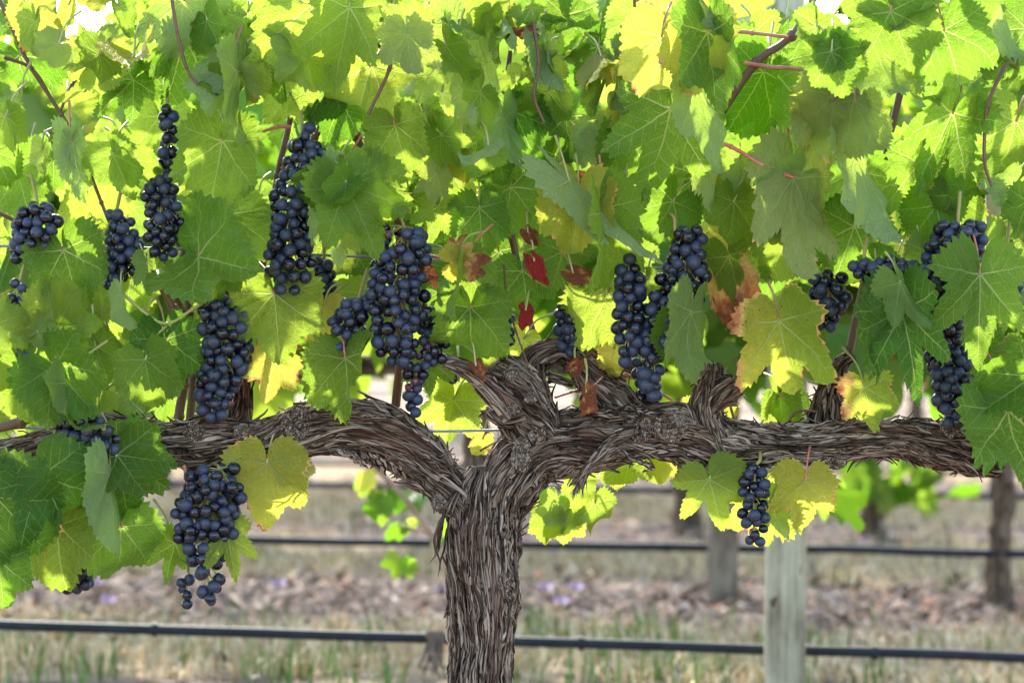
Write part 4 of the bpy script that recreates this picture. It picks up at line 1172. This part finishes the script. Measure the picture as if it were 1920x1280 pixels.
# ------------------------------------------------------------------ leaves of the main vine
# junction px, tip px, kind, side (u upper / d under), roll, pitch, depth in cm, folds, [width]
LEAVES = """
417 265 392 402 g u 8 10 -9 L14 1.05
345 2 316 136 p d 10 -8 -10 - 1.0
350 0 420 120 p d -25 0 -7 - 1.0
447 124 382 224 p d -10 10 -12 R40 1.0
444 135 430 306 p d 62 0 -13 R30 .9
588 8 565 188 b u 8 12 -13 T20 .95
655 15 628 172 b u 20 8 -15 L40 .9
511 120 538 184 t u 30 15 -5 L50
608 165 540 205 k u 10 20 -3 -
62 25 96 122 y u -12 5 -6 L30
66 40 60 125 p d 45 0 -7 R50
171 118 252 58 b d 10 5 -7 -
175 120 150 40 b d -30 10 -6 -
38 104 108 196 k u 0 8 0 -
250 150 184 220 t u 12 10 -2 -
345 70 312 210 k u 30 5 -3 R30
38 196 35 286 p d 38 0 -9 R30
79 282 69 340 p d 45 0 -8 R20
134 265 116 322 p d 45 0 -9 R30
137 267 158 384 p d 55 0 -9 R30
212 290 248 368 m u 5 5 -8 L12
100 300 105 364 t u 20 12 -4 -
200 330 183 428 b u 5 5 0 -
30 318 60 408 g u 0 10 0 -
-12 285 22 352 g u 10 10 -2 -
433 402 440 520 g u 5 10 -3 - 1.1
185 -30 190 32 y u 0 12 -5 -
465 22 454 118 p d 15 5 -2 -
490 68 480 104 p d 30 0 1 T60
560 150 500 236 b u 10 5 2 -
640 185 612 268 k u 15 5 -1 -
697 124 645 264 b u -12 8 -7 - 1.05
764 66 771 168 v d 10 0 -24 -
770 60 720 10 b d 20 0 -22 -
879 57 872 262 b d 6 5 -9 R18 .9
905 -12 910 62 p u 10 10 -11 -
960 -12 966 64 y u 15 10 -4 -
985 62 905 66 n d 40 0 -8 T60 .7
1020 -5 1022 84 g u 15 15 -2 -
1010 125 1046 186 b u 20 10 -5 - 1.1
1018 80 1030 192 p d 60 0 -7 R30
1064 28 1132 84 t u 10 25 -3 -
1122 88 1082 176 k u 10 10 1 -
1063 220 1058 316 k u 5 5 0 - 1.1
1028 172 1020 248 b u 20 8 -1 -
964 210 1004 304 k u -15 5 0 -
966 210 898 232 t u 10 10 0 -
945 222 958 337 p d 50 0 -3 L40
930 292 904 346 k u 5 20 1 -
959 351 1018 428 t u 5 12 1 - 1.1
899 390 906 482 g u 8 10 -2 - 1.05
830 305 892 390 b u 5 8 -1 -
828 254 872 314 p u 15 10 -5 -
868 285 882 342 y u 0 10 -2 -
741 235 764 332 m u -8 8 -8 - 1.1
805 240 832 304 b u 20 5 -3 -
818 328 806 390 v d 20 5 -7 -
712 310 772 382 b u 5 5 1 -
653 346 706 480 b u 0 8 -10 R20 1.0
648 342 604 392 m u 20 8 -11 L40
655 350 768 384 b u 20 10 -10 -
640 352 630 522 p d 35 0 -8 L40 .9
600 340 552 380 m u 10 10 -9 -
822 388 800 458 b u 20 5 -3 -
770 372 790 424 k u 10 5 -1 -
1258 205 1212 392 t u 6 12 -17 L15 1.0
1240 70 1225 206 y u 10 0 -27 - .9
1172 148 1152 272 y u 38 0 -6 L30
1190 28 1168 108 p d 35 0 -6 R40
1165 85 1172 168 p d 35 0 -5 L40
1195 180 1200 254 p d 45 0 -7 -
1255 -25 1228 62 y u 10 10 -15 -
1132 238 1098 288 y u 5 5 -2 -
1142 252 1140 358 p d 40 0 -4 R20
1172 240 1150 342 t u 38 8 -3 -
1085 362 1074 488 y u 6 6 -9 L14 1.05
1068 340 1226 492 p d 38 0 -12 R40 .75
1128 398 1152 577 m u 48 0 -11 L50 .9
1172 348 1160 410 b u 10 5 -5 -
1262 378 1215 458 g u 12 8 -5 -
1100 338 1060 322 n d 20 10 -1 T60
1327 60 1344 226 t u 12 8 -31 L40 .85
1325 55 1284 172 y u -25 0 -30 - .9
1312 -6 1352 60 p d 52 0 -30 R20
1305 160 1324 322 p d 45 0 -27 R30 .9
1432 135 1374 242 k u 12 5 -8 R25 1.1
1441 128 1448 322 m u 0 4 -6 L12 1.05
1532 50 1500 128 m u 10 10 -30 -
1559 97 1590 188 g u 5 5 -34 L20
1560 95 1630 88 t u 10 20 -33 -
1643 88 1673 200 p d 15 5 -27 - 1.1
1670 22 1712 138 t u 15 10 -34 - 1.05
1665 -10 1778 62 g u 10 15 -31 -
1770 58 1805 176 g u 5 8 -30 - 1.1
1832 -28 1850 44 g u 10 12 -28 -
1872 8 1906 122 p d 52 0 -12 R30
1559 178 1565 314 v d 10 0 -18 - .85
1562 182 1488 262 v d 25 0 -17 T40
1602 188 1648 310 v d 30 0 -18 L30 .8
1786 213 1708 372 m u 0 8 -11 L10 1.0
1905 228 1874 348 m u 8 8 -7 -
1925 55 1848 152 g u 5 15 -6 -
1606 278 1640 482 p d 58 0 -13 R30 .9
1602 318 1560 442 t u 25 8 -3 -
1488 333 1470 566 v d 30 4 -13 L35 .62
1494 345 1588 472 v d 36 0 -12 - .7
1490 336 1416 412 p d 40 0 -12 T70
1728 308 1702 472 g u 8 8 -4 - 1.05
1820 318 1788 402 o u 12 12 -4 -
1788 365 1812 452 o u 20 8 -6 -
1902 345 1846 400 p d 25 10 -8 -
1928 378 1894 454 g u 10 8 -9 -
1342 300 1324 402 p d 42 0 -9 R20
1388 298 1380 384 p d 25 0 -5 -
1310 328 1290 452 k u 10 5 -2 -
1422 318 1408 442 y u 10 5 -2 -
1376 378 1368 468 m u 18 5 -7 -
1367 480 1392 578 m u 0 5 -2 - 1.1
1330 484 1378 622 q u 36 0 -1 L30 .9
1482 428 1442 532 b u 5 5 -3 -
1461 602 1492 762 a u -6 4 -10 T-10 1.1
1621 726 1640 808 a u 5 5 -8 - 1.1
1602 425 1558 545 g u 5 5 -5 -
1692 582 1722 768 k u -20 6 -18 L12 .8
1678 586 1622 712 k u 26 6 -18 - .75
1688 530 1738 634 p d 30 0 -20 R30 .8
1642 492 1690 536 m u 20 20 -9 L30
1838 515 1832 694 g u 0 6 -19 L10 .9
1878 518 1922 582 p d 32 0 -9 -
1755 385 1705 458 t u 15 12 -6 -
1728 468 1714 552 p d 58 0 -8 -
1935 705 1830 782 t u 5 12 -13 - 1.1
1890 770 1914 955 t u 10 8 -12 - 1.0
1905 655 1866 698 o u 10 15 -4 -
1830 632 1796 716 k u 10 5 -2 -
1461 742 1420 806 m u 10 5 6 -
1465 744 1512 800 g u 20 5 6 -
1296 585 1270 728 o d 34 2 -12 R22 .9
1282 600 1255 690 g u 48 0 -8 -
119 469 152 578 o u 2 10 -6 - 1.15
372 481 488 505 g u 10 50 -10 R20 1.0
400 490 402 572 m u 5 15 -7 - 1.1
106 615 164 528 b u 0 12 -10 - 1.1
106 612 82 522 b u 5 12 -10 -
70 622 108 580 p d 20 10 -11 -
250 505 232 604 g u 0 5 -1 - 1.0
230 553 238 630 p d 58 0 -8 R30
276 494 280 558 p d 48 0 -7 -
101 686 186 782 g u 0 8 -11 L25 1.1
132 718 160 834 o d 52 0 -11 R20
272 674 290 768 g u 0 8 -9 L14 1.1
265 610 240 668 m u 10 10 -5 -
311 637 336 755 k u 8 5 -6 -
34 686 56 806 m u 0 6 -10 - 1.1
-14 702 24 716 b u 0 15 -11 -
-8 610 56 642 b u 5 20 -10 - 1.2
180 650 205 720 g u 5 8 -4 -
514 551 527 682 o u 0 6 -7 - 1.15
514 679 498 756 w u -5 5 -5 - 1.2
548 642 562 674 n u 20 10 -6 -
648 672 656 786 o u 0 6 -7 - 1.15
605 575 588 645 w u 10 5 -1 -
882 576 884 694 o u 0 6 -8 - 1.1
980 508 992 594 k u 5 6 -2 - 1.1
1055 472 1032 552 m u 0 6 -4 - 1.1
1002 490 1032 542 r u 15 5 -7 L30
985 582 985 624 r u 20 5 -5 -
865 498 858 604 o u 40 5 -9 R25
853 492 918 484 q u 5 10 -9 -
865 500 908 512 q u 20 10 -9 -
860 476 864 430 q u 38 5 -8 R40
800 508 822 548 n d 20 10 -7 T60
990 436 1016 468 n d 20 20 -4 T60
1140 548 1092 668 b u 14 5 -2 - 1.05
1075 512 1128 536 n d 30 20 -9 T50
892 686 914 722 n u 20 20 -8 T40
1098 736 1104 796 n u 38 5 -10 R30
1212 525 1228 574 m u 15 5 -4 -
1150 655 1152 708 w u 10 5 3 -
1080 690 1110 660 n u 20 20 -2 T40
850 750 828 842 b u 0 5 24 - 1.15
860 715 838 790 b u 10 5 26 -
800 668 802 745 o u 5 5 -2 - 1.1
982 635 960 685 b u 10 5 8 -
1092 476 1112 512 t u 10 10 -2 -
905 822 886 856 w u 20 5 10 -
218 855 248 1010 k u -4 8 -10 - 1.0
220 852 335 868 k u 10 15 -10 -
77 893 148 1026 k u 4 8 -12 - 1.05
-6 932 96 1046 k u 4 10 -13 - 1.0
-12 900 40 870 k u 10 15 -13 -
-4 1050 12 1152 t u 15 5 -12 -
108 985 116 1104 o u 0 6 -7 - 1.1
228 988 222 1118 m u 0 4 -6 - 1.0
205 888 205 1048 p d 66 0 -11 - .8
328 1017 310 1098 g u 0 6 -3 - .95
424 1000 448 1092 b u 34 4 -9 L40 .95
500 868 500 992 y u 0 4 -6 - 1.1
545 862 572 922 y d 15 5 -5 -
470 868 440 900 y u 10 5 1 -
1330 898 1356 1000 b u 4 4 -5 - 1.15
1510 902 1504 1002 y u 0 4 -6 - 1.1
1425 930 1424 1058 y u 0 4 -1 - .9
1444 942 1472 1012 p d 25 5 -3 -
1000 915 982 955 m u 10 5 33 -
1022 955 1020 1020 b u 10 5 36 -
1042 940 1022 990 p d 25 5 34 -
1055 962 1062 1030 b u 10 5 36 -
1075 950 1082 1020 p d 35 5 35 -
1116 942 1116 1014 b u 0 5 34 -
1088 898 1078 955 b u 10 5 30 -
1160 868 1158 918 y u 10 5 22 -
1244 862 1238 910 y u 0 5 14 -
1210 868 1265 872 b u 15 5 15 -
1180 862 1130 900 b u 5 5 20 -
1300 765 1270 800 y u 0 5 12 -
1370 770 1372 800 y u 10 5 9 -
1590 765 1620 800 b u 10 5 8 -
"""
FOLD = {'R': lambda a: (.10, 0, 0, a, .12), 'L': lambda a: (-.10, 0, 180, a, .12), 'T': lambda a: (0, .55, -90, a, .18)}
rows = []
for q, ln in enumerate(LEAVES.strip().splitlines()):
    w = ln.split()
    jx, jy, tx, ty = map(float, w[:4])
    roll, pitch, dep = map(float, w[6:9])
    folds = [] if w[9] == '-' else [FOLD[f[0]](float(f[1:])) for f in w[9].split('+')]
    wd = float(w[10]) if len(w) > 10 else 1.0
    L = math.hypot(tx - jx, ty - jy)
    show = L * L * math.cos(R(roll)) * wd * (1.3 if dep < -3 else .8)
    rows.append((show, q, jx, jy, tx, ty, w[4], w[5], roll, pitch, dep / 100, folds, wd))
order = sorted(rows, key=lambda r: -r[0])
own = {r[1] for r in order[:98]}
PART_LABEL = {'a': "browning autumn leaf with green and yellow patches", 'y': "yellow sunlit leaf", 'w': "pale yellow dying leaf", 'r': "deep red scrap of leaf",
              'n': "crisp brown dead leaf", 'q': "yellow and orange leaf"}
stuff, stuff_pet = MB(), MB()
def petiole(mb, j, Ydir, Zdir, L, g):
    b = j + np.array([g.normal(0, .02), .03 + .03 * g.random(), .02 + .03 * g.random()]) - Ydir * L * .25
    m = (j * .6 + b * .4) + np.array([0, 0, .012]) + Zdir * .004
    tube(mb, [j + Zdir * .0005, m, b], [.0017, .0015, .0022], 7, 10)
for (show, q, jx, jy, tx, ty, kind, side, roll, pitch, dep, folds, wd) in rows:
    g = np.random.default_rng(q * 13 + 5)
    roll += g.normal(0, 7); pitch += g.normal(0, 6)
    wavy = .09 + .10 * g.random()
    if not folds and g.random() < .45:
        folds = [(g.uniform(-.3, .3), g.uniform(.2, .6), g.uniform(-150, -30), g.uniform(20, 75) * (1 if g.random() < .5 else -1), .16)]
    if side == 'd' and roll >= 36:
        wd *= .74
    if kind in 'nr':
        wavy = .24
        wd *= .72; tx, ty = jx + (tx - jx) * .8, jy + (ty - jy) * .8
    DEEP = (jx, jy) in {(1330, 898), (1510, 902), (1838, 515), (218, 855), (77, 893), (106, 615), (424, 1000), (328, 1017), (1461, 602), (879, 57), (1786, 213), (1692, 582), (1063, 220)}
    p, f3, f4, uv, rad, ang, edge = leaf_geo(q + 1, width=wd * .93, sinus=1.5 if DEEP else g.choice([g.uniform(.15, .6), g.uniform(.5, 1.0), g.uniform(1.0, 1.4)], p=[.4, .4, .2]), folds=folds, cup=g.normal(0, .06), droop=g.uniform(0, 55), wave=wavy, quilt=g.uniform(.04, .075), vee=g.uniform(-8, 30), teeth=g.uniform(.9, 1.35))
    j, Bm, L = orient(jx, jy, tx, ty, side, roll, pitch, dep)
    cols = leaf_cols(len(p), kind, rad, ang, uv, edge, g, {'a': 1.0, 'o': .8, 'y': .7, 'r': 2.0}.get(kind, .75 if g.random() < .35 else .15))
    V = j + (p * L) @ Bm
    if q in own:
        mb = MB(); mb.add(V, f3, uv, cols); mb.f.append(f4)
        o = mb.build("leaf", M_LEAF, vine)
        if kind in PART_LABEL:
            o["label"] = PART_LABEL[kind]
        elif side == 'd':
            o["label"] = "leaf turned to show its pale silvery underside"
        pm = MB(); petiole(pm, j, Bm[1], Bm[2], L, g)
        po = pm.build("petiole", M_PET_RED if g.random() < .55 else M_PET_GRN, None)
        po.parent = o
    else:
        n0 = stuff.n
        stuff.add(V, f3, uv, cols); stuff.f.append(f4 + n0)
        petiole(stuff_pet, j, Bm[1], Bm[2], L, g)

# the canopy behind the front leaves
PROTO = [leaf_geo(1000 + k, N=112, M=5, sinus=_g.uniform(.2, 1.2), cup=_g.normal(0, .08), droop=_g.uniform(0, 55), wave=.15, quilt=.05, teeth=1.15, vee=_g.uniform(4, 24),
                  folds=[] if k % 3 == 0 else [FOLD['RLT'[k % 3]](_g.uniform(30, 110))]) for k in range(20)]
def low_edge(px, d):
    return np.interp(px, [-600, -60, 60, 330, 350, 570, 600, 860, 880, 1300, 1320, 1560, 1640, 1900, 2500],
                     [1000, 1040, 1020, 980, 730, 700, 660, 655, 560, 560, 640, 640, 640, 660, 700]) - 60 * (d > .3)
def scatter(mb, pm, n, g, region, lod=PROTO, size=(.055, .095), kinds=None):
    done = 0
    while done < n:
        px, py, d = region(g)
        if px is None:
            continue
        done += 1
        p, f3, f4, uv, rad, ang, edge = lod[g.integers(0, len(lod))]
        L = g.uniform(*size) * (1 if g.random() > .15 else .65)
        a = g.normal(0, 45)
        j, Bm, L = orient(px, py, px + math.sin(R(a)) * L / K(d), py + math.cos(R(a)) * L / K(d), 'u' if g.random() < .60 else 'd', g.normal(0, 32), 8 + g.normal(0, 26), d)
        kind = g.choice(list("gkmbotyp"), p=[.24, .16, .18, .18, .06, .08, .04, .06]) if kinds is None else g.choice(list(kinds))
        n0 = mb.n
        mb.add(j + (p * L) @ Bm, f3, uv, leaf_cols(len(p), kind, rad, ang, uv, edge, g, .4 if g.random() < .2 else .05)); mb.f.append(f4 + n0)
        if pm is not None:
            petiole(pm, j, Bm[1], Bm[2], L, g)
def reg_main(g):
    px, py, d = g.uniform(-420, 2340), g.uniform(-130, 1010), g.uniform(.10, .46)
    if py > low_edge(px, d) - 70:
        return None, 0, 0
    if py < 200 and g.random() < .5:
        return None, 0, 0
    if px < 260 and py < 260 and g.random() < .5:
        return None, 0, 0
    return px, py, d
SMALL = [leaf_geo(3000 + k, N=136, M=6, sinus=_g.uniform(.1, .9), cup=_g.normal(0, .12), droop=_g.uniform(0, 60), wave=.17, quilt=.05, vee=_g.uniform(5, 40), teeth=1.2,
                  folds=[FOLD['RLT'[k % 3]](_g.uniform(40, 120))]) for k in range(14)]
def reg_young(g):
    px, py, d = g.uniform(-30, 1950), g.triangular(-60, -20, 340), g.uniform(-.13, .02)
    if (260 < px < 360 and py > 120) or (480 < px < 660 and py > 150) or py > 330 or (1300 < px < 1570):
        return None, 0, 0
    return px, py, d
g = np.random.default_rng(98)
scatter(stuff, stuff_pet, 75, g, reg_young, SMALL, (.030, .060), kinds="ppbbmgyt")
g = np.random.default_rng(99)
scatter(stuff, stuff_pet, 350, g, reg_main, size=(.045, .088))
o = stuff.build("foliage", M_LEAF, vine); o["kind"] = "stuff"
o = stuff_pet.build("petioles", M_PET_GRN, vine); o["kind"] = "stuff"

# ------------------------------------------------------------------ the rows of vines behind
LOD = [leaf_geo(2000 + k, N=44, M=3, sinus=1.0, teeth=1.4, cup=_g.normal(0, .06), droop=_g.uniform(5, 45), wave=.1, quilt=.03, vee=_g.uniform(5, 25)) for k in range(10)]
def far_vine(px, k, label, lean=0.0, width=1.9, leaves=420, trunk=.042, low=.62, top=1.62, seed=0, extra=(), exsize=(.05, .085)):
    d = row_y(k)
    x = P(px, 900, d)[0]
    g = np.random.default_rng(seed + 3000)
    root = empty("grapevine", (x, d, 0))
    tag(root, label, "grapevine", "grapevines in the rows behind")
    mb = MB()
    z0 = float(gz(np.array(x), np.array(d))) - .04
    pts = [(x + lean * (1 - z / .72) ** 1.0 + .012 * math.sin(z * 11 + seed), d + .01 * math.cos(z * 9), z) for z in np.linspace(z0, .74, 7)]
    tube(mb, pts, [trunk * a for a in (1.30, 1.0, .9, .95, 1.0, 1.1, 1.3)], 26, 60, lump=.35)
    col = mb.col[0]; col[:, 0] = .34
    mb.build("trunk", M_BARK, root)
    for s in (-1, 1):
        mb = MB()
        tube(mb, [(x, d, .70), (x + s * .10, d, .77), (x + s * .4, d + .01, .76), (x + s * width / 2, d, .77)], [trunk, trunk * .85, trunk * .7, trunk * .5], 18, 40, lump=.35)
        mb.col[0][:, 0] = .18
        mb.build("cordon_arm", M_BARK, root)
    mb = MB()
    def reg(g):
        X = x + g.uniform(-.55, .55) * width
        z = g.triangular(low, 1.0, top)
        if z < low + .12 and g.random() < .5:
            return None, 0, 0
        dd = d + g.normal(0, .15)
        kk = K(dd)
        return 960 + X / kk, 640 - (z - CAM_Z + (dd - CAM_Y) * math.tan(PITCH)) / kk, dd
    scatter(mb, None, leaves, g, reg, LOD, (.07, .12))
    for (a, b, n, rx, ry) in extra:
        scatter(mb, None, n, g, lambda g: (a + g.normal(0, rx), b + g.normal(0, ry), d - .1 + g.normal(0, .06)), LOD, exsize)
    o = mb.build("foliage", M_LEAF_BG, root); o["kind"] = "stuff"
    return root
far_vine(882, 1, "grapevine directly behind the main trunk, only its leafy shoots showing", width=2.1, leaves=470, trunk=.026, low=.66, seed=1,
         exsize=(.026, .042), extra=[(705, 935, 3, 10, 14), (745, 985, 4, 22, 16), (775, 925, 4, 25, 14), (758, 1055, 2, 4, 6), (835, 1010, 2, 4, 20), (690, 905, 2, 10, 10)])
far_vine(-480, 1, "grapevine past the far left, its foliage filling gaps in the leaves", width=2.0, leaves=420, low=.66, seed=2)
far_vine(2230, 1, "grapevine past the far right, its foliage glowing behind the wire", width=2.0, leaves=420, low=.66, seed=3, extra=[(1570, 925, 2, 8, 16)])
far_vine(1862, 2, "background grapevine with a tilted brown trunk, right of both posts", lean=.03, width=2.2, leaves=420, trunk=.036, low=.58, seed=4)
far_vine(905, 2, "second-row grapevine hidden behind the left cordon, foliage only", width=2.2, leaves=420, trunk=.03, low=.58, seed=5)
far_vine(-560, 2, "second-row grapevine past the far left, foliage only", width=2.2, leaves=360, low=.58, seed=6)
far_vine(1632, 3, "distant grapevine with a short dark trunk and low green leaves", width=2.4, leaves=420, trunk=.042, low=.52, seed=7, extra=[(1640, 885, 14, 34, 26), (1720, 895, 10, 30, 26)])
far_vine(1286, 3, "distant grapevine trunk showing between the main arm and the shorter post", width=2.4, leaves=420, trunk=.046, low=.52, seed=8)
far_vine(385, 3, "third-row grapevine seen as dark foliage over the left cordon", width=2.8, leaves=480, low=.52, seed=9)
far_vine(-350, 3, "third-row grapevine beyond the bunches at the far left", width=2.6, leaves=380, low=.52, seed=10)
far_vine(1092, 4, "fourth-row grapevine behind the arch of the middle spur", width=4.0, leaves=620, low=.5, top=1.9, seed=11)
far_vine(300, 4, "fourth-row grapevine deep behind the left bunches", width=4.0, leaves=620, low=.5, top=1.9, seed=12)
far_vine(1950, 4, "fourth-row grapevine deep behind the right bunches", width=3.6, leaves=560, low=.5, top=1.9, seed=13)
far_vine(200, 6, "far leafy vine at the end of view behind the left arm", width=5.0, leaves=800, low=.12, top=1.9, seed=14)
far_vine(960, 6, "far leafy vine at the end of view behind the trunk fork", width=5.0, leaves=800, low=.12, top=1.9, seed=15)
far_vine(1720, 6, "far leafy vine at the end of view behind the right arm", width=5.0, leaves=800, low=.12, top=1.9, seed=16)

# shoots, a dry weed on the pipe and a few flowers
def bgcane(pts, k, r):
    mb = MB(); tube(mb, [P(a, b, row_y(k) - .12) for a, b in pts], r, 8, 24, lump=.1)
    return mb
bgv = [o for o in bpy.data.objects if o.name.startswith("grapevine") and o.get("label", "").startswith("grapevine directly")][0]
for pts in ([(670, 850), (735, 910), (785, 975), (832, 1045)], [(690, 860), (760, 930), (822, 1020)], [(850, 1010), (790, 995), (745, 985)]):
    bgcane(pts, 1, .0032).build("cane", M_CANE_BG, bgv)
mb = MB()
dd = row_y(1) - .04
for k in range(11):
    x = 802 + 2.6 * k
    pts = [(x - 4, 1196), (x, 1182), (x + 4, 1190), (x + (k % 3 - 1) * 6, 1225), (x + (k % 4 - 1.5) * 12, 1252 + (k * 7) % 26)]
    tube(mb, [P(a, b, dd - .012 * (k % 3)) for a, b in pts], [.0018, .0030, .0036, .0034, .0022], 6, 16, lump=.3)
M_WEED = simple("dry_weed", [(0.3, (0.09, 0.065, 0.05)), (0.7, (0.24, 0.18, 0.14))], (60, 60, 20), 0.9, 0.1)
tag(mb.build("dried_weed", M_WEED), "withered brown weed draped over the nearest pipe beside the trunk", "weed")
M_PETAL = simple("mauve_petal", [(0.3, (0.42, 0.30, 0.62)), (0.7, (0.58, 0.46, 0.75))], (60, 60, 60), 0.6)
for (px, py), lb in zip([(1022, 1122), (1052, 1148), (1080, 1122), (522, 1116), (832, 1128), (180, 1112), (203, 1146)],
                        ["mauve wildflower right of the trunk, the biggest of that patch", "mauve wildflower right of the trunk, lowest of that patch", "mauve wildflower right of the trunk, farthest from it",
                         "mauve wildflower on the mulch beneath the heart of the left gap", "mauve wildflower tight against the trunk's left edge", "mauve wildflower below the olive leaves at left", "mauve wildflower just above the nearest pipe, far left"]):
    zz = 7250 * 1.03 / max(py - 461, 1) + CAM_Y
    c = P(px, py, zz - .3)
    c[2] = max(c[2], .05)
    root = empty("wildflower", (c[0], c[1], 0)); tag(root, lb, "wildflower", "mauve wildflowers in the mulch")
    mb = MB()
    for k in range(9):
        a = k * 2.399; r = .016
        u = np.array([math.cos(a), math.sin(a) * .8, .5 + .3 * (k % 2)]); u /= np.linalg.norm(u); s = np.cross(u, [0, 0, 1.0]); s /= np.linalg.norm(s)
        q = c + np.array([0, 0, .0])
        mb.add([q, q + u * r + s * r * .6, q + u * r * 1.9, q + u * r - s * r * .6, q + u * r + np.array([0, 0, -.003])], [(0, 1, 4), (1, 2, 4), (2, 3, 4), (3, 0, 4)])
    mb.build("bloom", M_PETAL, root)
    mb = MB(); tube(mb, [(c[0] + .01, c[1], -.01), (c[0] + .004, c[1], c[2] * .5), tuple(c)], .0018, 6, 10); mb.build("stalk", M_PET_GRN, root)
